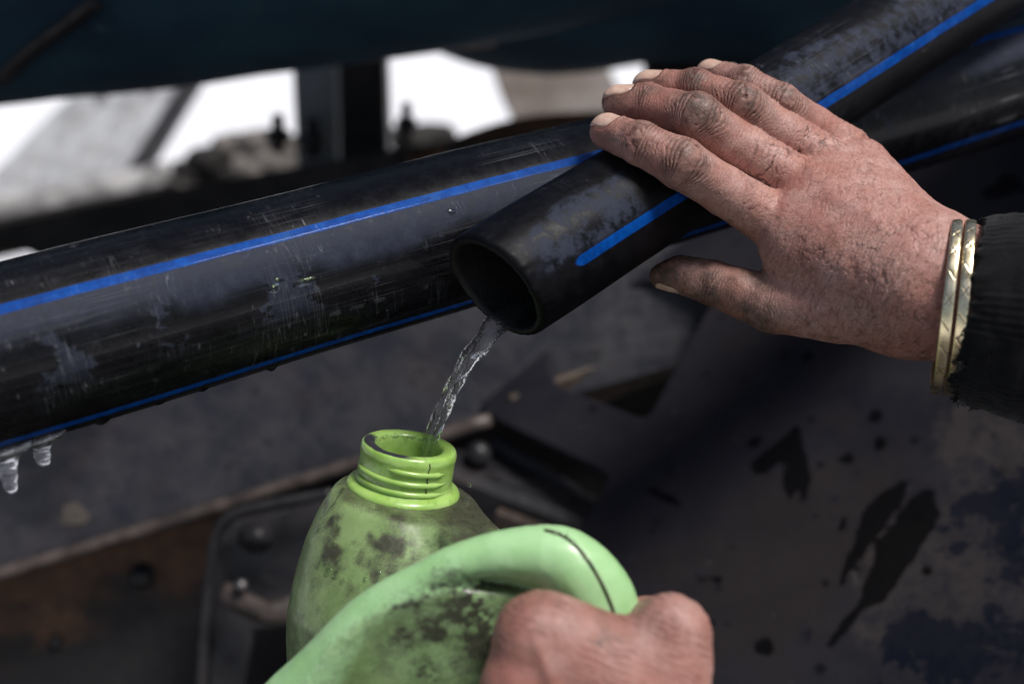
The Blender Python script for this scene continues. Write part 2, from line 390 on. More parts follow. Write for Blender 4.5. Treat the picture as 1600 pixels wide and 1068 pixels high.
c = t.mix(t.rng(t.voro(26), 0.05, 0.13, 0.8, 0), c, (0.004, 0.004, 0.005)); c = t.mix(t.math('MULTIPLY', t.rng(t.noise(90, 3, .6), .68, .74), .6), c, (0.07, 0.065, 0.065))
c = t.mix(tan, c, (0.050, 0.043, 0.041)); c = t.mix(nav, c, (0.003, 0.005, 0.012)); c = t.mix(wet, c, (0.0018, 0.0018, 0.0022))
t.P(Base_Color=c, Roughness=t.mix(wet, t.rng(n2, 0.4, 0.7, 0.42, 0.7), 0.42), Specular_IOR_Level=0.06, Normal=t.bump(n2, 0.3, 0.0015)); PLATE = t.m
PG = Plane((1000, 650, .93), (1600, 560, .83), (1200, 1000, .80))
gus = empty('gusset_plate', PG.at(1250, 1100), 'large dark stained steel gusset plate with two cut-outs, below the hand', 'steel plate')
h1 = [(862, 500), (905, 470), (1010, 440), (1118, 430), (1126, 446), (1092, 505), (1018, 642), (1008, 650), (996, 650), (880, 606), (866, 596), (860, 580)]
outer = [(742, 500), (800, 300), (1300, 200), (2500, 60), (2500, 1800), (700, 1800), (760, 1200), (880, 868), (950, 745), (938, 733), (775, 655), (750, 640), (738, 600)]
po = plate('stained_sheet', PG, outer, [h1], 0.010, 0.002, None, gus)
# dense front skin so that stains follow the sheet: subdivide and store the stain masks
def densify(o, step, n):
    bm = bmesh.new(); bm.from_mesh(o.data); bmesh.ops.triangulate(bm, faces=[f for f in bm.faces if len(f.verts) > 4])
    for _ in range(n):
        lg = [e for e in bm.edges if e.calc_length() > step]
        if not lg: break
        bmesh.ops.subdivide_edges(bm, edges=lg, cuts=1, use_grid_fill=False); bmesh.ops.triangulate(bm, faces=[f for f in bm.faces if len(f.verts) > 4])
    bm.to_mesh(o.data); bm.free(); me = o.data; co = np.empty(len(me.vertices)*3); me.vertices.foreach_get('co', co); return me, co.reshape(-1, 3) + wloc(o)
me, co = densify(po, 0.006, 9); me.materials.append(PLATE)

def stain(pl, co, blobs, amp, freq, soft):         # union of flat capsules lying on the plate, ragged by noise (metres)
    d = np.full(len(co), 9.0); nz = (fbm(co*freq, 4)-0.5)*amp
    for (x0, y0, x1, y1, r0, r1) in blobs: d = np.minimum(d, cap(co.astype(np.float32), W(pl.at(x0, y0)), W(pl.at(x1, y1)), r0, r1))
    return 1-sst(-soft, soft, d+nz)
wetm = stain(PG, co, [(1242, 672, 1236, 690, .003, .005), (1232, 695, 1188, 728, .006, .007), (1240, 690, 1246, 745, .006, .009), (1238, 750, 1234, 786, .005, .002), (1254, 748, 1256, 782, .005, .003), (1418, 750, 1398, 775, .002, .006), (1392, 778, 1362, 815, .006, .008),
    (1358, 815, 1338, 862, .007, .005), (1334, 865, 1316, 912, .004, .001), (1448, 775, 1430, 815, .005, .012), (1440, 800, 1402, 860, .010, .012), (1400, 862, 1366, 925, .011, .008), (1350, 940, 1296, 1008, .003, .0015), (1575, 290, 1550, 300, .01, .006),
    (1366, 650, 1366, 652, .004, .004), (1376, 690, 1374, 698, .004, .003), (1322, 716, 1322, 717, .004, .004), (1261, 555, 1261, 556, .004, .004), (1180, 688, 1176, 694, .004, .003), (1118, 905, 1120, 906, .004, .004), (1098, 905, 1100, 906, .003, .003), (1318, 812, 1318, 822, .002, .004), (1448, 890, 1448, 892, .003, .003), (1010, 765, 1060, 785, .003, .003), (1195, 1000, 1195, 1010, .004, .005)], 0.006, 60, 0.0035)
navm = stain(PG, co, [(1580, 790, 1640, 830, .03, .04), (1570, 900, 1580, 905, .01, .02), (1450, 1000, 1620, 1040, .02, .035), (1530, 985, 1600, 990, .02, .04)], 0.08, 38, 0.03)
tanm = 0.75*stain(PG, co, [(1590, 640, 1480, 900, .035, .045), (1480, 900, 1420, 960, .05, .03), (1560, 890, 1600, 960, .03, .03)], 0.09, 26, 0.014)
for nm_, arr in (('wet', wetm), ('navy', navm), ('tan', tanm)): me.attributes.new(nm_, 'FLOAT', 'POINT').data.foreach_set('value', arr.astype(np.float32))
me2, co2 = densify(rso, 0.02, 8)
rm_ = stain(PR, co2, [(-300, 990, 0, 905, .05, .045), (0, 905, 330, 805, .040, .036), (60, 930, 90, 960, .02, .02), (270, 850, 280, 890, .015, .015)], 0.07, 28, 0.016)
me2.attributes.new('rust', 'FLOAT', 'POINT').data.foreach_set('value', rm_.astype(np.float32))
# behind the cut-outs: brown beam and a dark box section
bb = tag(box_between('brown_beam', U(800, 640, 1.005), U(1250, 468, 1.04), 0.03, 0.034, plain('brown_paint', (0.060, 0.040, 0.028), 0.6, 0, 0.4, 25)), 'brown painted beam seen through the upper cut-out of the gusset plate', 'beam')
cb = empty('hinge_block', U(800, 800, 1.0), 'dark greasy hinge block inside the lower opening behind the jug neck', 'hinge')
box_between('block', U(690, 745, 1.0), U(930, 838, .97), 0.05, 0.045, BLACKST, cb, bev=.006)
box_between('slanted_strap', U(770, 690, 1.01), U(900, 775, .985), 0.012, 0.012, STEEL, cb)
box_between('brown_foot', U(780, 805, .968), U(872, 842, .955), 0.02, 0.018, plain('brown_grime', (0.075, 0.052, 0.040), 0.55), cb)
v, f = sweep([U(748, 708, .985), U(748, 708, .972), U(748, 708, .968)], [.010, .009, .004], 10, (1, 0, 0)); mesh('pin', W(v), f, BLACKST, cb)

# ---- upper background: dark blue hull overhead, posts, beam, leaning slab
t = NT('navy_hull'); n1 = t.noise(7, 6, 0.6); n2 = t.noise(45, 6, 0.65)
c = t.mix(t.rng(n1, 0.35, 0.65), (0.020, 0.045, 0.080), (0.032, 0.082, 0.125)); c = t.mix(t.rng(n2, 0.6, 0.72), c, (0.06, 0.11, 0.14))
t.P(Base_Color=c, Roughness=0.6, Specular_IOR_Level=0.2, Normal=t.bump(n2, 0.3, 0.004)); HULL = t.m
from mathutils.bvhtree import BVHTree
def on_mesh(o, pts, lift):
    me = o.data; wl = Vector(wloc(o)); tr = BVHTree.FromPolygons([v.co+wl for v in me.vertices], [list(p.vertices) for p in me.polygons]); out = []
    for x, y in pts:
        h = tr.ray_cast(Vector(C_W), Vector(W(U(x, y, 1.0))-C_W).normalized())
        if h[0] is not None: q = (np.array(h[0])-C_W) @ R_CW; out.append(q*(1-lift/np.linalg.norm(q)))
    return np.array(out)
def hull(name, edge, d, R, label, parent=None, a0=-1.9, a1=1.5, rim=None):
    E = catmull([U(x, y, dd) for x, y, dd in edge], 8); a = np.linspace(a0, a1, 26)
    fw = nrm(np.array([0, _sp, _cp])); V = []
    for e in E:
        for q in a: V.append(e + UPC*R*(1-math.cos(q)) - fw*R*1.15*math.sin(q))
    V = np.array(V); V += 0.006*(fbm(V*9, 3)-0.5)[:, None]*np.array([0, 1, -1])
    Vb = V.reshape(len(E), 26, 3)
    f = ring_faces(len(E), 26, closed=False)
    o = mesh(name, W(V), f, HULL, parent, True); m = o.modifiers.new('thickness', 'SOLIDIFY'); m.thickness = 0.004; return o
hu = empty('truck_tank', U(300, 120, 1.25), 'dark navy curved tank belly hanging across the top left', 'tank')
hb_o = hull('belly', [(-900, 290, 1.2), (-300, 205, 1.22), (0, 165, 1.24), (300, 133, 1.26), (610, 90, 1.28), (760, 68, 1.29), (900, 38, 1.30), (1150, -30, 1.3), (1500, -140, 1.32)], 1.25, 0.30, '', hu)
E = catmull(on_mesh(hb_o, [(2, 124), (25, 100), (55, 74), (85, 52), (112, 32), (135, 14), (150, 2)], .002), 8)
v, f = sweep(E, 0.0065, 10); mesh('weld_seam', W(v), f, BLACKST, hu)
hb = empty('rear_tank', U(950, 100, 1.55), 'teal blue curved tank end behind the navy tank, above the fingers', 'tank')
hr_o = hull('belly', [(560, 20, 1.62), (640, 62, 1.6), (770, 105, 1.58), (900, 112, 1.57), (1000, 97, 1.56), (1100, 96, 1.56), (1200, 104, 1.56), (1400, 100, 1.56), (1800, 90, 1.56)], 1.5, 0.34, '', hb)
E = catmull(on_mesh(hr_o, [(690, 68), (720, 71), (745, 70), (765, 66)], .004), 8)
v, f = sweep(E, 0.010, 10, prof=[(1, 0), (0, .5), (-1, 0), (0, -.5)]); mesh('brown_highlight', W(v), f, plain('brown_strip', (0.22, 0.17, 0.15), 0.6), hb)  # strip whose brown colour stands in for a highlight on the tank

PS = Plane((80, 170, 2.75), (310, 132, 2.75), (100, 320, 2.5))
t = NT('pale_timber'); uvn = t.mapping(t.tc(), (1, 1, 1), rot=(0, 0.45, 0)); n1 = t.noise(1.0, 6, 0.6, vec=t.mapping(uvn, (38, 38, 4))); n2 = t.noise(14, 5)
c = t.mix(t.rng(n1, 0.3, 0.7), (0.27, 0.275, 0.29), (0.50, 0.51, 0.53)); c = t.mix(t.math('MULTIPLY', t.rng(n2, 0.5, 0.7), 0.35), c, (0.25, 0.23, 0.20)); t.P(Base_Color=c, Roughness=0.7, Normal=t.bump(n1, 0.3, 0.003)); TIMBER = t.m
sl = empty('leaning_slab', PS.at(100, 330), 'pale grey weathered slab leaning under the navy tank at left', 'slab')
for (xa, xb, ya, yb) in ((78, 152, -70, 26), (154, 228, 28, 116), (230, 296, 118, 190)):
    plate('plank', PS, [(xa, 178-0.16*(xa-80)), (xb, 178-0.16*(xb-80)), (xb+28, 100-0.16*(xb-80)), (xa+28, 100-0.16*(xa-80))][::-1][:2] + [(xa, 178-0.16*(xa-80)), (ya, 330-0.2*(ya+70)), (yb, 330-0.2*(yb+70)), (xb, 178-0.16*(xb-80))], (), 0.03, 0.003, TIMBER, sl)
box_between('dark_edge_strip', PS.at(314, 118)-[0, 0, .02], PS.at(202, 300)-[0, 0, .02], 0.03, 0.034, BLACKST, sl)

DARKP = plain('dark_timber', (0.020, 0.017, 0.016), 0.7, 0, 0.5, 30)
PBm = Plane((0, 360, 1.36), (600, 240, 1.40), (0, 420, 1.36))
bm_ = empty('frame_beam', PBm.at(300, 380), 'black frame beam running behind the large pipe', 'beam')
plate('beam_web', PBm, [(-900, 500), (-900, 540), (-60, 386), (28, 384), (60, 402), (300, 520), (1300, 420), (1300, 190), (960, 208), (640, 228), (300, 290), (0, 352)], (), 0.09, 0.004, DARKP, bm_)
sill = empty('dusty_sill', U(150, 420, 2.4), 'pale dust and snow covered sill behind the black beam', 'sill')
box_between('sill_bar', U(-500, 470, 2.45), U(575, 246, 2.45), 0.10, 0.075, DARKP, sill)
E = catmull([U(x, y, 2.43) for x, y in ((-500, 430), (-200, 372), (0, 332), (220, 292), (430, 248), (560, 222))], 8); E += .012*(fbm(E*14, 2)-.5)[:, None]*UPC
v, f = sweep(E, 0.034, 10, prof=[(1.3, .0), (.8, .9), (-.8, .9), (-1.3, 0), (-.8, -.9), (.8, -.9)]); mesh('dust_layer', W(v), f, plain('snow_dust', (0.34, 0.33, 0.33), 0.8, 0, 0.5, 25), sill)
PP = Plane((455, 120, 1.66), (610, 110, 1.62), (455, 300, 1.66))
po1 = tag(plate('grey_post', PP, [(452, 20), (520, 20), (527, 330), (466, 330)], (), 0.05, 0.004, plain('blue_grey_paint', (0.16, 0.18, 0.20), 0.55, 0, 0.35, 12)), 'blue-grey steel post standing left of the black post', 'post')
po2 = tag(plate('black_post', Plane((520, 120, 1.58), (610, 110, 1.58), (520, 300, 1.58)), [(526, 20), (598, 20), (609, 330), (532, 330)], (), 0.07, 0.004, BLACKST), 'black square post standing in the gap under the tanks', 'post')
def bolt(px, py, d, s, label):
    o = empty('stud_bolt', U(px, py+60, d), label, 'bolt'); a = U(px, py+60, d); b = U(px, py, d)
    v, f = sweep([a, b-UPC*.004, b], [.0075*s, .0075*s, .005*s], 10, (1, 0, 0)); mesh('shank', W(v), f, BLACKST, o)
    n0 = U(px, py+44, d); v, f = sweep([n0, n0+UPC*.003, n0+UPC*.013, n0+UPC*.015], [.013*s, .0155*s, .0155*s, .012*s], 6, (1, 0, 0)); mesh('nut', W(v), f, BLACKST, o)
bolt(434, 178, 1.5, 1.0, 'dark stud bolt left of the blue-grey post'); bolt(488, 186, 1.48, 1.3, 'dark stud bolt in front of the blue-grey post'); bolt(635, 160, 1.5, 0.8, 'thin dark stud bolt right of the black post')
ROCK = plain('grey_rubble', (0.16, 0.145, 0.135), 0.85, 0, 0.55, 30)
for i, (x, y, r) in enumerate(((300, 262, .020), (335, 242, .026), (372, 228, .026), (408, 226, .030), (440, 222, .022), (352, 262, .022), (395, 258, .026), (430, 250, .028), (285, 280, .016), (505, 205, .016), (655, 212, .03), (680, 206, .02))):
    bm = bmesh.new(); bmesh.ops.create_icosphere(bm, subdivisions=3, radius=1.0); q = np.array([vv.co for vv in bm.verts]); fc = [[vv.index for vv in ff.verts] for ff in bm.faces]; bm.free()
    q = q*(0.65+0.7*fbm(q*1.4+i*7.1, 3))[:, None]*np.array([1.3, .8, 1.0])*r*1.55 + U(x, y+8, 2.38)
    where = ['leftmost', 'second from left', 'third from left', 'fourth from left', 'rightmost of the back row', 'front row left', 'front row middle', 'front row right', 'smallest, by the slab edge', 'beside the grey post', 'right of the black post', 'beneath the right gap'][i]
    tag(mesh('rubble_lump', W(q), fc, DARKP if i in (0, 1, 10, 11, 5) else ROCK), 'rough frozen rubble lump on the dusty sill, ' + where, 'rubble', 'rubble lumps on the sill')
# brown guard and a rusty bar right of the gap
t = NT('guard_mat'); n1 = t.noise(8, 5); n2 = t.noise(40, 5); t.P(Base_Color=t.mix(t.rng(n1, 0.35, 0.65), (0.11, 0.085, 0.070), (0.19, 0.165, 0.148)), Roughness=0.65, Normal=t.bump(n2, 0.3, 0.003))
gd = plate('mud_guard', Plane((770, 100, 2.72), (990, 100, 2.70), (800, 190, 2.6)), [(740, 20), (768, 98), (776, 125), (786, 150), (797, 172), (806, 205), (1000, 205), (978, 160), (952, 106), (930, 40)], (), 0.02, 0.004, t.m); tag(gd, 'brownish grey guard plate between the two bright gaps', 'guard')
v, f = sweep(catmull([U(640, 262, 1.40), U(700, 238, 1.42), U(770, 212, 1.44), U(830, 198, 1.45), U(900, 192, 1.46), U(980, 190, 1.47), U(1100, 186, 1.48), U(1300, 176, 1.5)], 8), 0.012, 14)
tag(mesh('rusty_bar', W(v), f, plain('orange_rust', (0.095, 0.042, 0.016), 0.6, 0, 0.4, 30)), 'rusty orange-brown bent bar just above the large pipe', 'bar')

tag(plate('tank_bracket', Plane((1000, 100, 1.66), (1200, 100, 1.60), (1000, 200, 1.66)), [(1000, -40), (1004, 112), (1012, 260), (1500, 260), (1500, -40)], (), 0.05, 0.004, BLACKST), 'black bracket plate under the rear tank, behind the fingertips', 'bracket')

# =================================================================== pipes
def pipe_frame(P0, P1):
    a = nrm(P1-P0); mid = (P0+P1)/2; vw = -nrm(mid); n2 = nrm(vw-(vw@a)*a); n1 = np.cross(a, n2)
    if n1[1] < 0: n1 = -n1
    return a, n1, n2                              # axis, up side, camera side
def tube_mesh(name, P0, a, n1, n2, rings, ns, mat, parent):
    """rings: list of (s array over theta or float, radius, uv_s); outer skin in order; theta measured from the camera side upwards"""
    th = -np.pi + np.arange(ns+1)*2*np.pi/ns; V = []; UVv = []
    for s, r in rings:
        s = np.broadcast_to(s, ns+1); r = np.broadcast_to(r, ns+1)
        V.append(P0 + s[:, None]*a + r[:, None]*(np.cos(th)[:, None]*n2 + np.sin(th)[:, None]*n1)); UVv.append(np.stack([s, th], 1))
    V = np.concatenate(V); UVv = np.concatenate(UVv)
    f = ring_faces(len(rings), ns+1, closed=False)
    if np.dot(np.cross(a, n2), n1) < 0: f = f[:, ::-1]
    return mesh(name, W(V), f, mat, parent, True, uv=UVv[f].reshape(-1, 2))

def pipe_mat(name, stripes, width, s_start, film, scr=1.0, rg=0.0, coat=0.0, twist=0.0):
    """black polyethylene: blue co-extruded stripes, dry film (sky reflection painted in on the large pipe), scuffs and long scratches"""
    t = NT(name); s, th = t.uv(); obj = t.tc()
    if twist: th = t.math('SUBTRACT', th, t.rng(s, 0.30, 0.62, 0, twist))
    n1 = t.noise(38, 6, 0.62); n2 = t.noise(150, 6, 0.7); n3 = t.noise(14, 2, 0.5); nf = t.noise(700, 4, 0.7)
    base = t.mix(t.rng(n2, 0.35, 0.7), (0.0022, 0.0023, 0.0032), (0.005, 0.005, 0.007))
    fm = film(t, s, th, n1, n2, n3)
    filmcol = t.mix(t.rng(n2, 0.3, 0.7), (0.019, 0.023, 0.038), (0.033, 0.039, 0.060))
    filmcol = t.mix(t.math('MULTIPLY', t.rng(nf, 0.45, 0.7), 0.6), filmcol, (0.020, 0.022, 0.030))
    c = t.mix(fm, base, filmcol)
    blue = 0
    for th0 in stripes:
        d = t.math('ABSOLUTE', t.math('ADD', t.math('SUBTRACT', th, th0), t.math('MULTIPLY', t.math('SUBTRACT', n1, 0.5), 0.03)))
        m = t.rng(d, width*0.86, width*1.06, 1, 0); blue = m if isinstance(blue, int) else t.math('MAXIMUM', blue, m)
    if s_start is not None:
        dc = t.math('ABSOLUTE', t.math('SUBTRACT', th, stripes[0])); q = t.math('MULTIPLY', t.math('POWER', t.math('DIVIDE', dc, width), 2.0), 0.004)
        blue = t.math('MULTIPLY', blue, t.rng(t.math('SUBTRACT', t.math('SUBTRACT', s, q), t.math('MULTIPLY', n2, 0.004)), s_start-0.001, s_start+0.0015))
    bl = t.mix(t.rng(n2, 0.3, 0.7), (0.0008, 0.034, 0.19), (0.0014, 0.068, 0.33)); bl = t.mix(t.math('MULTIPLY', t.rng(n1, 0.60, 0.66), 0.35), bl, (0.03, 0.12, 0.34))
    c = t.mix(blue, c, bl)
    # scratches: thin ridged noise, long along the pipe, short ones across
    cu = t.t.nodes.new('ShaderNodeCombineXYZ'); t.set(cu.inputs[0], s); t.set(cu.inputs[1], th)
    def ridged(scale, lo, rot=0.0, seed=0.0, detail=2):
        x = t.noise(1.0, detail, 0.5, vec=t.mapping(cu.outputs[0], scale, (seed, seed*1.7, 0), (0, 0, rot)), dist=0.0)
        return t.rng(t.math('ABSOLUTE', t.math('SUBTRACT', x, 0.5)), lo, lo*2.2, 1, 0)
    gate = t.rng(n3, 0.46, 0.60); gate2 = t.rng(n1, 0.50, 0.62)
    a_ = t.math('MULTIPLY', ridged((1.6, 80, 1), 0.0035, 0.0, 3.1, 0), gate)
    b_ = t.math('MULTIPLY', t.math('MULTIPLY', ridged((420, 1.1, 1), 0.010, 0.0, 9.2, 0), gate2), gate)
    d_ = t.math('MULTIPLY', t.math('MULTIPLY', ridged((230, 0.9, 1), 0.006, 0.0, 5.7, 0), t.rng(n2, 0.52, 0.66)), gate)
    e_ = t.rng(t.noise(420, 3, 0.7), 0.72, 0.78)
    sc = t.math('MAXIMUM', t.math('MAXIMUM', a_, t.math('MULTIPLY', b_, 0.4)), t.math('MAXIMUM', d_, t.math('MULTIPLY', t.math('MULTIPLY', e_, gate), 0.8)))
    sc = t.math('MULTIPLY', sc, 0.45*scr)
    c = t.mix(sc, c, (0.30, 0.31, 0.33))
    rough = t.mix(fm, t.rng(n2, 0.3, 0.7, 0.24+rg, 0.38+rg), t.rng(n2, 0.3, 0.7, 0.42, 0.6)); rough = t.mix(blue, rough, 0.5)
    hgt = t.math('ADD', t.math('MULTIPLY', n2, 0.5), t.math('ADD', t.math('MULTIPLY', nf, 0.22), t.math('MULTIPLY', fm, 0.25)))
    t.P(Coat_Weight=t.math('MULTIPLY', t.math('SUBTRACT', 1.0, fm, clamp=True), coat), Coat_Roughness=0.06, Coat_IOR=1.33, Base_Color=c, Roughness=rough, Normal=t.bump(t.math('SUBTRACT', hgt, sc), 0.30, 0.0006), Specular_IOR_Level=t.mix(blue, t.mix(fm, 0.13, 0.07), 0.05))
    return t.m

# large pipe (75 mm) behind
R1 = 0.0375; A1 = U(0, 557, .524); B1 = U(700, 364, .617); a1, p1n1, p1n2 = pipe_frame(A1, B1)
def film_reflection(t, s, th, n1, n2, n3):
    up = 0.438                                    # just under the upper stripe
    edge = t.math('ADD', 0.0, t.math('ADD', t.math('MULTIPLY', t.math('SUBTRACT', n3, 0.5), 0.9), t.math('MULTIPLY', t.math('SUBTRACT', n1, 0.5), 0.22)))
    body = t.math('MULTIPLY', t.rng(t.math('SUBTRACT', th, edge), -0.16, 0.12), t.rng(th, up-0.004, up+0.004, 1, 0))  # film band; its soft lower edge also paints in the sky's reflection
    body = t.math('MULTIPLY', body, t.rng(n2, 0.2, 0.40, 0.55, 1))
    # rubbed flakes that cross the lower half and a dusting elsewhere
    fl = t.math('MULTIPLY', t.rng(t.math('ADD', n1, t.math('MULTIPLY', n2, 0.35)), 0.745, 0.765), t.rng(t.math('ABSOLUTE', t.math('ADD', th, 0.02)), 0.28, 0.55, 1, 0))
    dust = t.math('MULTIPLY', t.rng(n2, 0.58, 0.72), t.rng(n3, 0.50, 0.66, 0, 0.30))
    dust = t.math('MULTIPLY', dust, t.rng(th, -0.9, -0.3))
    return t.math('MAXIMUM', body, t.math('MAXIMUM', t.math('MULTIPLY', fl, 0.8), dust))
BIG = pipe_mat('black_pe_large', [0.482, 0.482-math.pi/2-0.02, 0.482+math.pi/2, 0.482-math.pi], 0.060, None, film_reflection, 0.85, 0.0, 0.18, 0.30)
bigp = empty('large_pipe', A1-p1n1*R1, 'large black plastic pipe with blue stripes running across the whole picture', 'pipe')
L0, L1 = -0.45, 1.25; ss = np.linspace(L0, L1, 120)
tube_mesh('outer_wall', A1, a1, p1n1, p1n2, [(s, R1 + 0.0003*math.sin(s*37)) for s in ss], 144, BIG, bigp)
INNER = plain('pipe_bore', (0.006, 0.006, 0.007), 0.35, 0, 0.3, 60)
th_ = None
tube_mesh('bore', A1, a1, p1n1, p1n2, [(L0, R1), (L0, R1-.0068), (L1, R1-.0068), (L1, R1)], 96, INNER, bigp)

# small pipe (54 mm) in front, its open end pouring
R2 = 0.0270; A2 = U(830, 412, .5625); B2 = U(1295, 120, .659); a2, p2n1, p2n2 = pipe_frame(A2, B2)
# mouth position: where the axis passes pixel (770, 456)
def s_at_px(px):
    lo, hi = -0.2, 1.0
    for _ in range(50):
        m = (lo+hi)/2; q = A2+m*a2
        if 800+F*q[0]/q[2] < px: lo = m
        else: hi = m
    return lo
S0 = s_at_px(772)
A2 = A2 + S0*a2
def film2(t, s, th, n1, n2, n3):
    edge = t.math('ADD', 0.62, t.math('MULTIPLY', t.math('SUBTRACT', n1, 0.5), 0.9)); edge = t.math('ADD', edge, t.math('MULTIPLY', t.math('SUBTRACT', n3, 0.5), 0.7))
    body = t.math('MULTIPLY', t.rng(t.math('SUBTRACT', edge, th), -0.04, 0.10), t.rng(th, -0.34, -0.20))
    # film left out just in front of the fingers, back again beyond the hand
    ps = t.math('ADD', s, t.math('MULTIPLY', t.math('SUBTRACT', n1, 0.5), 0.03))
    gap = t.math('MAXIMUM', t.rng(ps, 0.066, 0.076, 1, 0), t.rng(ps, 0.15, 0.17)); near = t.rng(ps, 0.002, 0.016)
    body = t.math('MULTIPLY', t.math('MULTIPLY', body, gap), near)
    body = t.math('MULTIPLY', body, t.rng(n2, 0.40, 0.56, 0.12, 1))
    dust = t.math('MULTIPLY', t.rng(n2, 0.55, 0.72), t.rng(n3, 0.42, 0.6, 0.05, 0.4))
    return t.math('MAXIMUM', body, dust)
SMALL = pipe_mat('black_pe_small', [-0.385, -0.385+math.pi/2, -0.385+math.pi, -0.385-math.pi/2], 0.094, 0.0235, film2, 0.6, 0.14, 0.0)
smp = empty('small_pipe', A2-p2n1*R2, 'smaller black plastic pipe with blue stripe, its open end pouring water', 'pipe')
ns = 160; th = -np.pi + np.arange(ns+1)*2*np.pi/ns
mouth = -0.0040*np.sin(th) + 0.0007*(fbm(np.stack([np.cos(th)*4, np.sin(th)*4, 0*th], 1), 3)-.5) + 0.0005*(vnoise(np.stack([np.cos(th)*16, np.sin(th)*16, 0*th], 1))-.5)
nick = 0.0004*(vnoise(np.stack([np.cos(th)*22, np.sin(th)*22, 0*th+3], 1))-.5)
LP = 0.75
fade = lambda s: max(0.0, 1-s/0.06)
rings = [(mouth + 0.0035*(k/6)**1 + 0, R2 - 0.0020*(1-math.sqrt(1-(1-k/6)**2)) + nick) for k in range(7)]
rings += [(s + mouth*fade(s), R2 + 0.0002*math.sin(s*60)) for s in np.concatenate([np.linspace(0.006, 0.06, 12), np.linspace(0.07, LP, 50)])]
tube_mesh('outer_wall', A2, a2, p2n1, p2n2, rings, ns, SMALL, smp)
WALL = 0.0042
rimr = [(mouth + 0.0000, R2-.0020+nick), (mouth-.0003, R2-.0028), (mouth-.0001, R2-.0034), (mouth+.0006, R2-WALL)]
inn = [(s + mouth*fade(s), R2-WALL) for s in np.concatenate([np.linspace(0.003, 0.06, 8), np.linspace(0.09, LP, 10)])]
tube_mesh('bore', A2, a2, p2n1, p2n2, rimr + inn, ns, plain('small_pipe_bore', (0.004, 0.004, 0.005), 0.6, 0, 0.5, 250), smp)
def axis2_front(px, py, rr):          # depth (m) where the ray meets the pipe grown to radius rr, else nearest approach
    r = nrm([(px-800)/F, (534-py)/F, 1.0]); w = A2
    rp = r-(r@a2)*a2; wp = w-(w@a2)*a2; a = rp@rp; b = -2*rp@wp; c = wp@wp-rr*rr; D = b*b-4*a*c
    tt = (-b-math.sqrt(D))/(2*a) if D > 0 else -b/(2*a)
    return tt*r[2]
def radial2(p):                        # unit vector away from the small pipe's axis (p in mm)
    q = np.asarray(p)/1000-A2; return nrm(q-(q@a2)*a2)

# =================================================================== the right hand
def chain_depth(px, py, r, extra=0.0): return axis2_front(px, py, R2+r/1000*0.93)+extra
FING = {   # joints: px, py, radius mm, depth m or None (resting on the pipe)
 'index':  [(1200, 340, 12.5, .586), (1063, 255, 11.1, None), (1001, 224, 9.6, None), (950, 206, 8.3, None)],
 'middle': [(1240, 284, 12.0, .590), (1089, 183, 10.6, None), (1012, 163, 9.5, None), (968, 161, 8.3, None)],
 'ring':   [(1286, 250, 11.4, .600), (1158, 164, 9.9, None), (1086, 138, 9.0, None), (1014, 136, 7.8, None)],
 'pinky':  [(1326, 232, 10.8, .616), (1218, 161, 8.8, None), (1163, 130, 8.1, None), (1110, 116, 6.9, None)],
 'thumb':  [(1412, 494, 16.0, .553), (1208, 476, 12.6, .584), (1112, 441, 10.2, .594), (1062, 428, 8.4, .597), (1034, 431, 5.8, .600)],
}
J = {k: [(UM(x, y, d if d else chain_depth(x, y, r)), r) for x, y, r, d in L] for k, L in FING.items()}
wr_t, wr_b, wr_m = UM(1505, 412, .548), UM(1478, 501, .545), UM(1492, 456, .543)
ar_t, ar_b, ar_m = UM(1900, 455, .500), UM(1900, 590, .496), UM(1900, 520, .492)
def fdist(p, name):
    j = J[name]; d = None
    for (a, ra), (b, rb) in zip(j[:-1], j[1:]):
        mid = (a+b)/2; rm = (ra+rb)/2*(0.92 if name != 'thumb' else 0.98)
        for (s, rs), (e, re) in (((a, ra), (mid, rm)), ((mid, rm), (b, rb))):
            c = cap(p, s, e, rs, re); d = c if d is None else smin(d, c, 2.2)
    return d
def hand_sdf(p):
    m = [cap(p, wr_t, ar_t, 14.5, 22), cap(p, wr_b, ar_b, 14.5, 24), cap(p, wr_m, ar_m, 19, 28)]
    d = m[0]
    for x in m[1:]: d = smin(d, x, 9)
    for n, base, r in (('index', UM(1440, 456, .547), 14.5), ('middle', UM(1452, 430, .547), 15), ('ring', UM(1458, 412, .550), 14.5), ('pinky', UM(1468, 402, .556), 13.5)):
        a, ra = J[n][0]; d = smin(d, cap(p, a+(base-a)*.16, base, 12.6, r*.97), 15); d = smin(d, cap(p, base, wr_m, r, 17), 10)
    d = smin(d, cap(p, UM(1252, 404, .580), UM(1412, 462, .549), 14.0, 17.5), 20)       # flesh between thumb and index
    d = smin(d, cap(p, UM(1300, 330, .582), UM(1420, 420, .556), 14.5, 17), 20)           # back of the hand
    d = smin(d, cap(p, J['thumb'][0][0], wr_b, 16.0, 14.5), 10)
    d = smin(d, cap(p, UM(1300, 430, .615), UM(1430, 450, .585), 17.0, 17), 9)           # palm
    fs = None
    for n in ('index', 'middle', 'ring', 'pinky'):
        c = fdist(p, n); fs = c if fs is None else smin(fs, c, 0.9)
    d = smin(d, fs, 3.6)
    d = smin(d, fdist(p, 'thumb'), 6.5)
    return d
allp = np.array([q for L in J.values() for q, r in L])
lo = np.minimum(allp.min(0), wr_m)-[16, 22, 40]; hi = np.array([UM(1850, 500, .52)[0], allp[:, 1].max()+22, allp[:, 2].max()+24]); lo[2] = 480
hv, hq = sdf_mesh(hand_sdf, lo, hi, 1.0, 1)
hn = grad(hand_sdf, hv)

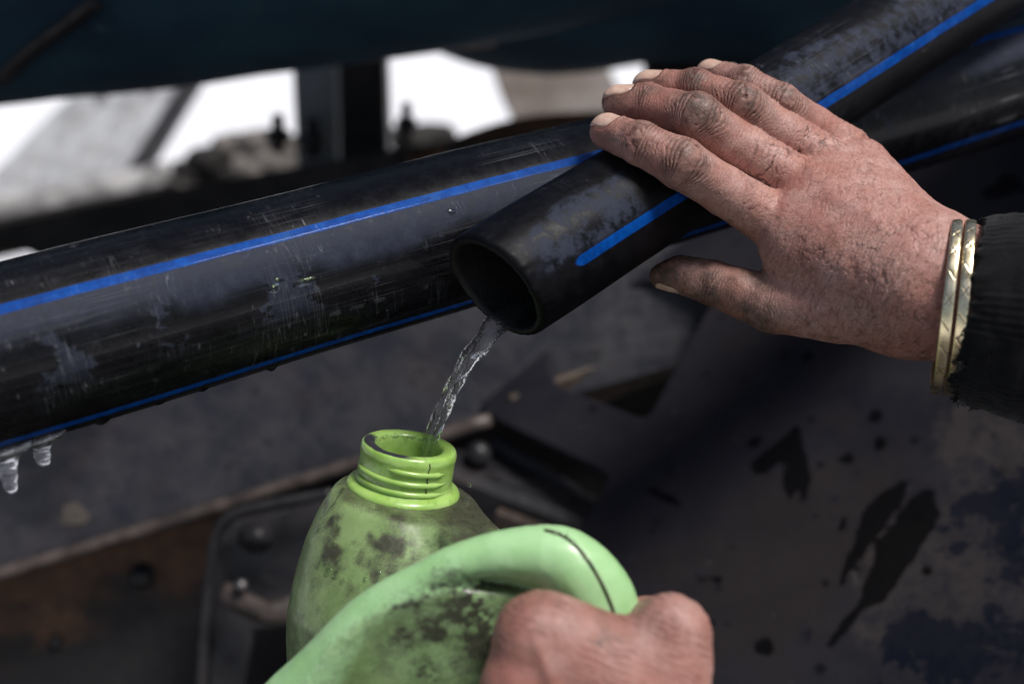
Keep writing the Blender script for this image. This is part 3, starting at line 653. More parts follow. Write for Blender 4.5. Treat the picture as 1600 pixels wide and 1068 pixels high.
def finger_coords(v, name, dors):
    """per vertex: distance to the finger, mm along it from the knuckle, lateral mm, dorsal cosine"""
    j = [q for q, r in J[name]]; best = np.full(len(v), 1e9); S = np.zeros(len(v)); Lt = np.zeros(len(v)); Dc = np.zeros(len(v)); s0 = 0; cums = [0]
    for k in range(len(j)-1):
        a, b = j[k], j[k+1]; ab = b-a; L = np.linalg.norm(ab); t_ = ((v-a)@ab)/(L*L); tc_ = np.clip(t_, 0, 1)
        q = v-a-tc_[:, None]*ab; dq = np.linalg.norm(q, axis=1); m = dq < best
        tx = ab/L; dd = dors[k]+(dors[min(k+1, len(dors)-1)]-dors[k])*0.5; dd = nrm(dd-(dd@tx)*tx); lt = np.cross(tx, dd)
        tcl = np.clip(t_, 0 if k else -0.6, 1 if k < len(j)-2 else 1.6)
        S[m] = (s0+tcl*L)[m]; Lt[m] = (q@lt)[m]; Dc[m] = ((q@dd)/np.maximum(dq, 1e-6))[m]; best[m] = dq[m]; s0 += L; cums.append(s0)
    return best, S, Lt, Dc, cums
def groove(x, w):                       # narrow V line at integer values of x, w = half width in x units
    f_ = np.abs(x-np.round(x)); return 1-sst(0, w, f_)
disp = np.zeros(len(hv)); crease = np.zeros(len(hv)); grime_shade = np.zeros(len(hv)); red = np.zeros(len(hv)); fmask = np.zeros(len(hv))
TOCAM = np.array([0, .25, -1.0]); TOCAM = nrm(TOCAM)
DORS = {}
for n in ('index', 'middle', 'ring', 'pinky'): DORS[n] = [nrm(radial2(q)*0.75+TOCAM*0.55) for q, r in J[n][:-1]] + [nrm(radial2(J[n][-1][0])*1.0+TOCAM*0.18)]
DORS['thumb'] = [nrm([.15, -.55, -.8])]*2 + [nrm([-.1, -.93, -.3]), nrm([-.1, -.97, -.15]), nrm([-.1, -.97, -.15])]
GR = {'index': (.62, .42, .22), 'middle': (1.0, .7, .55), 'ring': (1.0, .95, .35), 'pinky': (.55, .42, .22), 'thumb': (.6, .85, .85)}
w1 = fbm(hv/5.0, 3)-0.5; w2 = fbm(hv/1.8+31, 3)-0.5; w3 = fbm(hv/11.0+7, 3)-0.5
fall = {}
for n in J:
    d_, S, Lt, Dc, cu_ = finger_coords(hv, n, DORS[n]); fall[n] = (d_, S, Lt, Dc, cu_)
dm = np.stack([fall[n][0]-np.interp(fall[n][1], fall[n][4], [r for q, r in J[n]]) for n in J], 1); own = dm.argmin(1)
for i, n in enumerate(J):
    d_, S, Lt, Dc, cu_ = fall[n]; th = n == 'thumb'
    on = (own == i) & (dm[:, i] < 3.0); wgt = on*sst(3.0, 1.0, dm[:, i]) if False else on.astype(float)*(1-sst(1.5, 3.0, dm[:, i]))
    start = cu_[1]*0.45 if not th else cu_[1]*0.8
    along = sst(start-6, start+12, S); dor = sst(-0.35, 0.45, Dc)
    wgt = wgt*along; fmask = np.maximum(fmask, wgt)
    PIP, DIP = (cu_[1], cu_[2]) if not th else (cu_[1]+2, cu_[2])
    tipL = cu_[-1]; ts = 0.25 if th else 1.0
    # proximal-interphalangeal knuckle: curved folds round an oval of loose skin
    u = S-PIP; q = u/np.clip(1-0.0058*Lt*Lt, .35, 1)
    e1 = np.exp(-(u/9.5)**2)*dor*wgt; pat = groove(q/2.35+1.25*w1+0.5*w2+.5, 0.27); deep = 0.6+0.8*vnoise(hv/3.0+i*9)
    disp -= 0.66*ts*pat*e1*deep; crease += ts*pat*e1*deep
    disp += 1.0*np.exp(-(u/7.5)**2-(Lt/8.5)**2)*dor*wgt*(0.6 if th else 1)
    # distal knuckle
    u2 = S-DIP; e2 = np.exp(-(u2/4.8)**2)*dor*wgt; pat2 = groove(u2/1.5+0.02*Lt*Lt/3+1.0*w1+0.4*w2, 0.30)
    disp -= 0.45*pat2*e2; crease += 1.0*pat2*e2; disp += 0.35*e2*np.exp(-(Lt/7)**2)
    # fine cross lines all along the back of the finger
    pat3 = groove(S/1.35+1.7*w1+1.0*w2, 0.28); e3 = wgt*dor*(0.35+0.65*vnoise(hv/4+50))*(1-sst(tipL-10, tipL-4, S))
    disp -= 0.20*pat3*e3; crease += 0.55*pat3*e3
    # ageing folds lengthwise on the sides
    pat4 = groove(Lt/2.4+1.6*w1, 0.22)*sst(.62, .8, vnoise(hv/5+90)); disp -= 0.10*pat4*wgt; crease += 0.22*pat4*wgt
    g1, g2, g3 = GR[n]
    nz = 0.45+1.1*fbm(hv/3.4+i*5, 4)*fbm(hv/9+i, 2)*1.9
    gm = g1*np.exp(-(u/9)**2-(Lt/9)**2) + g2*np.exp(-(u2/6)**2-(Lt/8)**2) + g3*sst(DIP+2, tipL, S)*0.8
    gm = gm + (0.55*sst(cu_[1]-20, cu_[1]+6, S) if th else 0) + 0.22*sst(-0.1, -0.8, Dc) * 1.0  # undersides and finger gaps get painted shade besides the dirt
    grime_shade += gm*nz*wgt
    grime_shade += wgt*dor*(0 if th else 1)*0.42*sst(.3, .75, fbm(hv/6+i*3, 3))*sst(start, cu_[1], S)
    red += wgt*(0.55*np.exp(-((S-(PIP+DIP)/2)/9)**2) + 0.35*sst(DIP, tipL, S))*dor
# back of the hand
axh = nrm(wr_m-J['middle'][0][0]); sd = nrm(np.cross(axh, [0, 0, 1.])); al = (hv-J['middle'][0][0])@axh; sdv = (hv-J['middle'][0][0])@sd
body = (1-fmask)
def lines(dirv, across, along, lo_, seed):
    c_ = np.array([dirv[1], -dirv[0], 0]); p_ = np.stack([(hv@c_)/across+0.8*w3*4, (hv@np.array([*dirv, 0]))/along, hv[:, 2]/8+seed], 1)
    n_ = vnoise(p_+seed); return sst(lo_, 1, 1-np.abs(2*n_-1))
facing = sst(0.1, -0.5, hn[:, 2])
L1_ = lines(nrm(np.array([.42, .91])), 1.25, 7, .80, 3.3); L2_ = lines(nrm(np.array([.95, .30])), 1.15, 5, .82, 8.1); L3_ = lines(nrm(np.array([.50, .87])), 2.6, 26, .90, 15.7); L4_ = lines(nrm(np.array([.85, -.53])), 1.5, 6, .84, 22.2)
wristz = sst(35, 75, al); web = np.exp(-((al+8)/14)**2)
amp = 0.55+0.9*fbm(hv/14+5, 2)
b_ = body*facing
crease += b_*amp*(0.34*L1_+0.22*L2_+0.2*L4_) + b_*(0.15+0.65*wristz)*0.42*L3_
disp -= b_*amp*(0.16*L1_+0.11*L2_+0.10*L4_) + b_*(0.15+0.75*wristz)*0.26*L3_
# folds radiating where the fingers join the hand
fld = lines(nrm(np.array([.30, .95])), 1.9, 14, .86, 41.0); crease += body*web*0.9*fld; disp -= body*web*0.42*fld
# coarse leathery cells towards the thumb and under edge
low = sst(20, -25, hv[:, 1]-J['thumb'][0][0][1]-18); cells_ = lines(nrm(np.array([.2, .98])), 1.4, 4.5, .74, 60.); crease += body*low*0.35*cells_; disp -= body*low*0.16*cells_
disp += body*0.9*(fbm(hv/13+2, 2)-.5) + 0.35*(fbm(hv/4.5+12, 2)-.5)
# faint veins and extensor tendons
for n in ('index', 'middle', 'ring'):
    tdist = cap(hv, J[n][0][0], wr_m, 0, 0); disp += body*facing*0.0
    kn = np.linalg.norm(hv-(J[n][0][0]+np.array([0, 2, -12.])), axis=1); disp += 1.1*np.exp(-(kn/9.0)**2)*body
for pts in ([(1290, 300), (1340, 330), (1370, 380), (1420, 420)], [(1330, 420), (1370, 400), (1400, 360)]):
    vd = np.full(len(hv), 99.)
    for (x0, y0), (x1, y1) in zip(pts[:-1], pts[1:]): vd = np.minimum(vd, cap(hv*[1, 1, 0], UM(x0, y0, .56)*[1, 1, 0], UM(x1, y1, .56)*[1, 1, 0], 0, 0))
    disp += body*facing*0.30*np.exp(-(vd/3.0)**2)
red += body*facing*0.45*sst(.45, .7, fbm(hv/9+77, 3))
grime_shade += body*(0.55*low*fbm(hv/4+3, 3) + 0.35*web*fbm(hv/5, 3)*sst(5, 25, sdv*np.sign(sd[1])*-1))  # lower palm edge and webs: painted shade mixed with dirt
for (x, y, r) in ((1252, 397, 1.0), (1215, 340, .5), (1301, 362, .5), (1345, 310, .45), (1420, 445, .6), (1395, 395, .4), (1320, 480, .45)):
    dd = np.linalg.norm((hv/hv[:, 2:3]*F)[:, :2]-[x-800, 534-y], axis=1)/3.5; grime_shade += 0.8*np.exp(-(dd/r)**2)*facing
# nails: bed pressed in, cuticle raised, dirt along the border
NAIL = {'index': (.62, 6.0, 7.4), 'middle': (.62, 6.0, 7.4), 'ring': (.70, 5.8, 7.6), 'pinky': (.66, 5.0, 6.8), 'thumb': (.72, 4.6, 5.6)}
nailinfo = {}
for n, (tt, hw, hl) in NAIL.items():
    a, b = J[n][-2][0], J[n][-1][0]; tx = nrm(b-a); r_ = J[n][-1][1]
    dd = DORS[n][-1]; dd = nrm(dd-(dd@tx)*tx); lt = np.cross(tx, dd); c_ = b + tx*(r_*0.30-(2.2 if n != 'thumb' else 4.0))
    nailinfo[n] = (c_, tx, dd, lt, hw, hl)
    q = hv-c_; uu, vv = q@tx, q@lt; up_ = q@dd
    # squarish nail outline
    rr = (np.abs(uu/hl)**3+np.abs(vv/hw)**3)**(1/3); onn = (own == list(J).index(n)) & (up_ > 0)
    disp += onn*(-0.55*(1-sst(.86, 1.0, rr)) + 0.42*np.exp(-((rr-1.16)/.12)**2)*sst(3.5, -1, uu))
    crease += onn*1.0*np.exp(-((rr-1.03)/.07)**2)
crease *= 1.15; disp = np.where(disp < 0, disp*1.2, disp)
hv2 = hv + hn*disp[:, None].astype(np.float32)

def skin_mat(name, blur=False):
    t = NT(name); cr, gr, rd = t.attr('crease'), t.attr('grime_shade'), t.attr('red')
    n1 = t.noise(75, 5, 0.6); n2 = t.noise(260, 5, 0.65); n3 = t.noise(1100, 3, 0.6); n4 = t.noise(30, 3, 0.5)
    c = t.mix(t.rng(n1, 0.35, 0.65), (0.505, 0.275, 0.232), (0.580, 0.360, 0.312))
    c = t.mix(t.math('MULTIPLY', t.rng(n4, 0.42, 0.62), 0.72), c, (0.435, 0.185, 0.145))
    c = t.mix(t.math('MULTIPLY', t.rng(n2, 0.52, 0.68), 0.55), c, (0.36, 0.150, 0.112))
    c = t.mix(t.math('MULTIPLY', t.rng(n3, 0.5, 0.8), 0.30), c, (0.62, 0.40, 0.32))
    c = t.mix(t.math('MULTIPLY', rd, 0.6, clamp=True), c, (0.37, 0.125, 0.090))
    v1 = t.voro(620, vec=t.mapping(t.tc(), (1, 1, 1), rot=(.4, .2, .5)), feat='DISTANCE_TO_EDGE'); v2 = t.voro(1150, feat='DISTANCE_TO_EDGE')
    cell = t.math('ADD', t.rng(v1, 0.0, 0.16, 1, 0), t.math('MULTIPLY', t.rng(v2, 0, .2, 1, 0), 0.5))
    c = t.mix(t.math('MULTIPLY', cell, 0.27), c, (0.26, 0.105, 0.075))
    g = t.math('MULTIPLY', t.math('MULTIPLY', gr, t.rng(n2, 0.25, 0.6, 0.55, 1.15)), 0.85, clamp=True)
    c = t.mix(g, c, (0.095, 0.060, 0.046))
    c = t.mix(t.math('MULTIPLY', cr, 0.74, clamp=True), c, (0.095, 0.038, 0.028))
    h = t.math('SUBTRACT', t.math('MULTIPLY', n2, 0.5), t.math('MULTIPLY', cell, 0.35)); h = t.math('ADD', h, t.math('MULTIPLY', n3, 0.25))
    t.P(Base_Color=c, Roughness=t.rng(n2, 0.3, 0.7, 0.40, 0.56), Normal=t.bump(h, 0.5, 0.0004), Specular_IOR_Level=0.45,
        Subsurface_Weight=0.10, Subsurface_Radius=(1.0, 0.36, 0.2), Subsurface_Scale=0.0022)
    return t.m
SKIN = skin_mat('weathered_skin')
t = NT('fingernail'); n1 = t.noise(300, 4, 0.6); c = t.mix(t.rng(n1, 0.4, 0.65), (0.56, 0.36, 0.28), (0.64, 0.45, 0.36)); rimd = t.attr('rim'); c = t.mix(t.math('MULTIPLY', rimd, 0.8, clamp=True), c, (0.12, 0.075, 0.055))
t.P(Base_Color=c, Roughness=0.36, Normal=t.bump(n1, 0.12, 0.0002), Subsurface_Weight=0.1, Subsurface_Radius=(1, .4, .25), Subsurface_Scale=0.001); NAILM = t.m
per = empty('person', WM(UM(1500, 470, .54)) @ R_CW - C_W @ R_CW, 'weathered grimy right hand of a person in black sleeve, resting on the small pipe', 'person')
per.location = WM(UM(1560, 560, .54))
handobj = mesh('hand', WM(hv2), hq, SKIN, per, True, attrs={'crease': np.clip(crease, 0, 1.6), 'grime_shade': np.clip(grime_shade, 0, 1.0), 'red': np.clip(red, 0, 1)})
def march(f, p, d, n=40):
    p = np.asarray(p, np.float32).copy(); d = np.asarray(d, np.float32)
    t_ = np.zeros(len(p), np.float32); p0 = p
    for _ in range(n): t_ = np.clip(t_+f(p0+t_[:, None]*d)*0.8, 0, 26)
    return p0+t_[:, None]*d
def make_nail(f, info, parent, mat):
    c_, tx, dd, lt, hw, hl = info; n_ = 22; g = np.linspace(-1, 1, n_)
    a, b = np.meshgrid(g, g, indexing='ij'); a, b = a.ravel(), b.ravel()
    # square to squircle
    m = np.maximum(np.abs(a), np.abs(b)); l3 = (np.abs(a)**3.2+np.abs(b)**3.2)**(1/3.2); k = np.where(l3 > 1e-6, m/np.maximum(l3, 1e-6), 0); a2_, b2_ = a*k, b*k
    st = c_ + np.outer(a2_*hl, tx) + np.outer(b2_*hw, lt) + dd*22
    q = march(f, st, -dd); nn = grad(f, q)
    lift = np.where(m > 0.97, -0.75, 0.10+0.22*(1-m**2)) + 0.25*sst(.4, 1, a2_)*(m < .97)
    q = q + nn*lift[:, None]
    rim = sst(.80, .98, m)*(0.4+0.6*sst(.2, .9, a2_))
    return mesh('fingernail', WM(q), ring_faces(n_, n_, closed=False), mat, parent, True, attrs={'rim': rim})
for n in NAIL: make_nail(hand_sdf, nailinfo[n], per, NAILM)

# ---- sleeve cuff
t = NT('black_jersey'); n1 = t.noise(120, 5, 0.65); n2 = t.noise(1500, 3, 0.6); n3 = t.voro(1800)
t.P(Base_Color=t.mix(t.rng(n1, 0.35, 0.7), (0.0045, 0.0045, 0.0055), (0.011, 0.011, 0.013)), Roughness=0.9, Sheen_Weight=0.10, Sheen_Roughness=0.5, Specular_IOR_Level=0.15,
    Normal=t.bump(t.math('ADD', n2, n3), 0.5, 0.0005)); JERSEY = t.m
cpath = catmull([UM(1527, 484, .541), UM(1567, 489, .5375), UM(1640, 500, .5315), UM(1780, 530, .519), UM(2000, 580, .50), UM(2400, 660, .47)], 10)
T_, N_s, B_s = frames(cpath, UM(1535, 340, .543)-UM(1500, 620, .543))
ns = 240; th = np.arange(ns)*2*np.pi/ns; rows = []; nr = len(cpath)
RY = np.interp(np.linspace(0, 1, nr), [0, .1, .3, 1], [39, 41, 44, 52]); RZ = np.interp(np.linspace(0, 1, nr), [0, .1, .3, 1], [30, 33, 37, 46])
ribs = np.where(np.sin(th*7+.6) > 0.05, 0.32*np.sin(th*84), 0.10*np.sin(th*130))
rag = 2.6*(vnoise(np.stack([th*3, 0*th, 0*th], 1))-.5) + 2.2*(vnoise(np.stack([th*14, 0*th+3, 0*th], 1))-.5) + 1.0*(vnoise(np.stack([th*50, 0*th+9, 0*th], 1))-.5)
rag += 3.5*np.exp(-((th-3.75)/.12)**2)
def cuff(k, off):
    wob = 1.6*(fbm(np.stack([np.cos(th)*1.5, np.sin(th)*1.5, 0*th+k*.22], 1), 2)-.5)*min(1, k/6+.5)
    r = off+ribs+wob*2+0.5*(vnoise(np.stack([th*9, 0*th+k*.7, 0*th], 1))-.5)
    lead = (-rag-3.0)*max(0, 1-k/5)
    bulge = 5.5*max(0., 1-k/26)*np.exp(-((np.cos(th)+1)/.5)**2)*0
    return cpath[k] + lead[:, None]*T_[k] + np.outer(np.cos(th)*(RY[k]+r+bulge), N_s[k]) + np.outer(np.sin(th)*(RZ[k]+r), B_s[k])
rows = [cuff(k, 0) for k in range(nr-1, -1, -1)] + [cuff(0, -1.0)+0.5*T_[0]] + [cuff(k, -2.2) for k in range(0, nr)]
slv = mesh('sleeve', WM(np.concatenate(rows)), ring_faces(len(rows), ns), JERSEY, per, True)
fr = []
for i in range(150):
    k = RNG.integers(0, ns) if i < 80 else int(RNG.normal(145, 14)) % ns
    p0 = cuff(0, 0)[k] if i % 3 else cuff(RNG.integers(1, 20), 0)[k]; dr = nrm(-T_[0]*RNG.uniform(.2, 1) + RNG.normal(0, .6, 3)+np.array([0, -.4, 0])*(i >= 80)); Lf = RNG.uniform(1.0, 3.2) if i < 80 else RNG.uniform(1.5, 5)
    p1 = p0+dr*Lf*.5+RNG.normal(0, .3, 3); p2 = p1+nrm(dr+RNG.normal(0, .7, 3))*Lf*.5
    v, f = sweep(catmull([p0-dr*.6, p0, p1, p2], 4), RNG.uniform(.08, .20), 5); fr.append((v, f))
for i in range(26):   # frayed clumps at the lower hem
    k = int(RNG.normal(150, 9)) % ns; p0 = cuff(0, 0)[k] + np.array([RNG.uniform(-2, 9), RNG.uniform(-3.2, .5), RNG.uniform(-1, 1)])
    v, f = sweep(catmull([p0, p0+RNG.normal(0, 1, 3), p0+RNG.normal(0, 1.4, 3), p0+RNG.normal(0, 1.4, 3)], 4), RNG.uniform(.3, .7), 6); fr.append((v, f))
v, f = merge(fr); fo = mesh('frayed_threads', WM(v), f, JERSEY, slv, True); fo['kind'] = 'stuff'

# ---- two gold bangles
t = NT('brushed_gold'); n1 = t.noise(160, 4, 0.6); n2 = t.noise(900, 3, 0.6); gv = t.attr('engraved')
c = t.mix(t.rng(n1, 0.35, 0.65), (0.90, 0.77, 0.48), (0.94, 0.84, 0.60)); c = t.mix(t.math('MULTIPLY', gv, 0.75, clamp=True), c, (0.16, 0.09, 0.035))
t.P(Base_Color=c, Metallic=1.0, Roughness=t.rng(n1, 0.3, 0.7, 0.24, 0.36), Normal=t.bump(n2, 0.10, 0.0002)); GOLD = t.m
def bangle(cx, cy, d, label, ph):
    c_ = UM(cx, cy, d); up_ = nrm(UM(1496, 357, d)-UM(1467, 600, d)); ax_ = nrm(nrm(np.array([.993, -.118, 0]))+np.array([0, 0, -.30])); up_ = nrm(up_-(up_@ax_)*ax_); fw = np.cross(ax_, up_); fw = fw if fw[2] < 0 else -fw
    Rb = 33.2; n_, m_ = 900, 21; th = np.arange(n_)*2*np.pi/n_
    prof = []                                    # (across, radial) closed section 5.2 x 1.7 mm
    for k in range(m_): x = -2.25+4.5*k/(m_-1); prof.append((x, 0.95-0.55*(abs(x)/2.25)**4))
    prof += [(2.15, -.45), (1.3, -.8), (-1.3, -.8), (-2.15, -.45)]; prof = np.array(prof); ns_ = len(prof)
    X = np.broadcast_to(prof[:, 0], (n_, ns_)); Rr = Rb + np.broadcast_to(prof[:, 1], (n_, ns_)).copy(); eng = np.zeros((n_, ns_))
    arc = th*Rb; per_ = 2*np.pi*Rb/22; ks = np.floor(arc/per_+ph); u = ((arc/per_+ph) % 1-.5)*per_
    U_ = np.broadcast_to(u[:, None], X.shape); K_ = np.broadcast_to(ks[:, None], X.shape).astype(int)
    for sgn in (1, -1):
        keep = 1.0 if sgn == 1 else (_h(K_, K_*0+3, K_*0) > .35)
        dl = np.abs(U_*0.60-sgn*X*0.80+0.35*(_h(K_, K_*0, K_*0+1)-.5)); eng = np.maximum(eng, keep*(1-sst(.10, .30, dl))*(np.abs(X) < 1.4+.7*_h(K_, K_*0+5, K_*0))*(np.abs(U_) < 1.9))
    eng[:, m_:] = 0; Rr -= 0.16*eng
    wob = 0.15*np.sin(th*3+ph*5)[:, None]
    V = c_ + (X+wob)[..., None]*ax_ + (Rr*np.cos(th)[:, None])[..., None]*up_*1.105 + (Rr*np.sin(th)[:, None]*0.90)[..., None]*fw
    V = np.concatenate([V, V[:1]]).reshape(-1, 3); e_ = np.concatenate([eng, eng[:1]]).ravel()
    f = ring_faces(n_+1, ns_); o = mesh('bangle', WM(V), f, GOLD, None, True, attrs={'engraved': e_}); bm = bmesh.new(); bm.from_mesh(o.data); bmesh.ops.remove_doubles(bm, verts=bm.verts, dist=1e-6); bmesh.ops.recalc_face_normals(bm, faces=bm.faces); bm.to_mesh(o.data); bm.free()
    return tag(o, label, 'bangle', 'gold bangles on the wrist')
bangle(1478, 479, .5455, 'engraved gold bangle on the wrist, the one nearer the hand', .1); bangle(1500, 481, .5445, 'engraved gold bangle on the wrist, the one nearer the sleeve', .45)

# =================================================================== the green jug
nb, nt_ = UM(629.5, 765, .580), UM(640.5, 692, .575)           # neck foot and rim centre
nax = nrm(nt_-nb)
HP = [(372, 1185, .512, 13.5), (460, 1088, .505, 12), (524, 1013, .4985, 9), (577, 952, .4940, 7), (663, 902, .4905, 6.8), (748, 870, .489, 8), (850, 866, .489, 11.8), (898, 890, .489, 14), (934, 940, .490, 15), (946, 1010, .492, 14.8), (944, 1090, .494, 14.5), (930, 1180, .499, 14.5), (880, 1270, .515, 14.5), (790, 1330, .545, 14.5)]
hp = catmull([UM(x, y, d) for x, y, d, r in HP], 4); hr = np.interp(np.linspace(0, 1, len(hp)), np.linspace(0, 1, len(HP)), [h_[3] for h_ in HP])
def handle_d(p):
    d = None
    for k in range(len(hp)-1): c = cap(p, hp[k], hp[k+1], hr[k], hr[k+1]); d = c if d is None else np.minimum(d, c)
    return d
pn = nrm(np.array([.12, -.38, -1.0])); pe1 = nrm(np.cross(pn, [0, 1, 0.])); pe2 = np.cross(pn, pe1)
pc = UM(728, 1090, .5100)
def body_d(p):
    d = cap(p, nb+nax*3, UM(622, 850, .579), 24.0, 37.5)
    d = smin(d, cap(p, UM(622, 850, .579), UM(618, 960, .578), 37.5, 45), 14)
    d = smin(d, cap(p, UM(618, 960, .578), UM(612, 1280, .585), 45, 55), 14)
    d = smin(d, cap(p, UM(690, 1000, .560), UM(690, 1280, .565), 44, 58), 18)
    d = smin(d, cap(p, UM(692, 790, .576), UM(790, 880, .515), 13, 16), 9)                 # spur from the neck to the grip
    d = smin(d, cap(p, UM(640, 1000, .535), UM(760, 940, .520), 15, 12), 10)
    d = smin(d, cap(p, UM(760, 940, .520), UM(840, 900, .506), 12, 10), 10)
    return -smin(-d, 1.0-((p-nb.astype(np.float32))@nax.astype(np.float32)), 3)
def panel_d(p):                                                     # web inside the grip: a cushion-edged slab
    q = p-pc.astype(np.float32); x, y, z = q@pe1, q@pe2, q@pn
    return np.maximum(np.abs(z)-6.0, np.sqrt(x*x*0.70+y*y)-52)
def jug_sdf(p):
    b = smin(body_d(p), panel_d(p), 8)
    d = smin(b, handle_d(p), 6.5)
    # finger hole behind the grip
    hole = cap(p, UM(872, 1010, .46), UM(862, 1030, .62), 11, 12); hole = np.minimum(hole, cap(p, UM(868, 1030, .46), UM(860, 1170, .62), 12, 14))
    d = -smin(-d, hole, 8)
    base = -((p-nb.astype(np.float32))@nax.astype(np.float32))-150
    return -smin(-d, -base, 10)
allj = hp
lo = np.array([hp[:, 0].min()-30, nb[1]-205, 440.]); hi = np.array([hp[:, 0].max()+25, nb[1]+25, 715.])
jv, jq = sdf_mesh(jug_sdf, lo, hi, 2.1, 1); 
_e = np.concatenate([jq[:, [0, 1]], jq[:, [1, 2]], jq[:, [2, 3]], jq[:, [3, 0]]])
for _ in range(7):                                                 # relax the skin
    ac = np.zeros_like(jv); ct = np.zeros(len(jv), np.float32); np.add.at(ac, _e[:, 0], jv[_e[:, 1]]); np.add.at(ct, _e[:, 0], 1); jv = 0.4*jv + 0.6*ac/np.maximum(ct, 1)[:, None]
jn = vnormals(jv, jq); jn = jn*np.sign(np.einsum('ij,ij->i', jn, grad(jug_sdf, jv)).mean())
jv = jv + jn*(0.5*(fbm(jv/12, 3)-.5)+0.10*(fbm(jv/2.2, 2)-.5)).astype(np.float32)[:, None]
hd = handle_d(jv); isH = hd < np.minimum(body_d(jv), panel_d(jv))-0.3
# dirt
def blob(x, y, d, rx, v=jv): return np.exp(-((np.linalg.norm((v-UM(x, y, d))*[1, 1, .45], axis=1))/rx)**2)
n1 = fbm(jv/7+3, 4); n2 = fbm(jv/2.0+8, 4); n3 = fbm(jv/16, 3)
up_b = sst(-1.0, 3.5, hd-np.minimum(body_d(jv), panel_d(jv)))
fine = sst(.30, .72, n2)
dirt = up_b*(0.26*sst(.30, .70, n3)+0.13+.15*sst(.45, .75, n1))
dirt += 1.25*fine*(blob(728, 915, .495, 9)+blob(744, 955, .50, 7)+.8*blob(690, 903, .497, 6)+.75*blob(668, 1040, .50, 6)+.45*blob(612, 985, .50, 6)+.7*blob(752, 1000, .50, 6)) + .55*blob(700, 960, .497, 24)*sst(.38, .75, n1)
neckd = np.linalg.norm(np.cross(jv-nb, nax), axis=1); along = (jv-nb)@nax
dirt += up_b*(.75*np.exp(-((along+8)/5)**2)*sst(.36, .80, n1*.6+n2*.4) + .6*np.exp(-((along+20)/5)**2)*sst(.34, .80, n1) + .55*np.exp(-((along-1)/1.6)**2))
dirt += .8*blob(735, 800, .57, 12)+ .3*up_b*blob(560, 870, .55, 25)*sst(.3, .8, n1) + .25*up_b*blob(500, 930, .56, 25)*sst(.3, .8, n1)
bord = np.exp(-((hd-1.5)/1.4)**2)*(jv[:, 0] < UM(800, 900, .49)[0])*(jn[:, 2] < .2); dirt += .40*bord*fine
dirt += isH*.22*sst(.62, .75, n2)*sst(.45, .6, n1)*sst(.3, .9, jn[:, 1])
olive = np.clip(up_b*(0.85-0.55*blob(820, 880, .50, 22)-.35*blob(690, 1000, .50, 30)), 0, 1)
t = NT('green_hdpe'); dr_, ol, st_ = t.attr('dirt'), t.attr('olive'), None
m1 = t.noise(55, 5, 0.6); m2 = t.noise(420, 5, 0.7); m3 = t.noise(1.0, 4, 0.6, vec=t.mapping(t.tc(), (260, 60, 60), rot=(.3, .5, .4)))
c = t.mix(t.rng(m1, 0.35, 0.65), (0.345, 0.60, 0.27), (0.42, 0.68, 0.35)); co_ = t.mix(t.rng(m1, 0.35, 0.65), (0.180, 0.255, 0.080), (0.250, 0.335, 0.130)); c = t.mix(ol, c, co_)
c = t.mix(t.math('MULTIPLY', t.rng(m3, 0.62, 0.72), 0.35), c, (0.55, 0.70, 0.45))
m4 = t.noise(1300, 4, 0.75); dd = t.rng(t.math('ADD', dr_, t.math('ADD', t.math('MULTIPLY', t.math('SUBTRACT', m4, 0.5), 1.3), t.math('MULTIPLY', t.math('SUBTRACT', m2, 0.5), 0.7))), 0.22, 1.05, 0, 0.92, smooth=False)
c = t.mix(dd, c, t.mix(t.rng(m2, .4, .6), (0.030, 0.026, 0.022), (0.060, 0.050, 0.040)))
t.P(Base_Color=c, Roughness=t.rng(m2, 0.3, 0.7, 0.30, 0.48), Normal=t.bump(t.math('ADD', t.math('MULTIPLY', m2, .5), m3), 0.10, 0.0006), Subsurface_Weight=t.rng(dd, 0, .6, 0.32, 0.0), Subsurface_Radius=(0.5, 1.0, 0.45), Subsurface_Scale=0.005, Coat_Weight=0.12, Coat_Roughness=0.15); GREEN = t.m
jug = empty('jug', (nb-nax*150)/1000, 'dirty bright green plastic jug with threaded neck, filling under the pipe', 'jug')
fh = isH[jq].sum(1) >= 2; JN = vnormals(jv, jq)
def submesh(sel, name):
    q = jq[sel]; idx, inv = np.unique(q, return_inverse=True); q2 = inv.reshape(q.shape)
    wn = (JN*np.sign(np.einsum('ij,ij->i', JN, jn).mean()))[idx] @ R_CW.T
    return mesh(name, WM(jv[idx]), q2, GREEN, jug, True, attrs={'dirt': np.clip(dirt[idx], 0, 1.3), 'olive': olive[idx]}, normals=wn)
submesh(~fh, 'body'); handle = submesh(fh, 'handle')
# mould seam over the grip
SEAM = plain('seam_dirt', (0.055, 0.060, 0.030), 0.6, 0, 0.5, 300)
sp = [(852, 828), (874, 834), (895, 848), (915, 870), (934, 900), (949, 930), (960, 960), (966, 990)]
st = np.array([UM(x, y, .44) for x, y in sp]); dv = np.array([nrm(q) for q in st]); q = st.astype(np.float32)
for _ in range(80): q = q + (jug_sdf(q)*0.7)[:, None].astype(np.float32)*dv.astype(np.float32)
v, f = sweep(catmull(q-dv*.05, 8), 0.75, 8); mesh('mould_seam', WM(v), f, SEAM, handle)
fl_ = []
for k in range(14):
    p0 = catmull(q, 8)[RNG.integers(0, 26)]; v, f = sweep([p0, p0+RNG.normal(0, .6, 3)+np.array([0, .5, -.3]), p0+RNG.normal(0, .9, 3)+np.array([0, .9, -.4])], [.5, .35, .1], 5); fl_.append((v, f))
v, f = merge(fl_); mesh('seam_flash', WM(v), f, GREEN, handle)['kind'] = 'stuff'

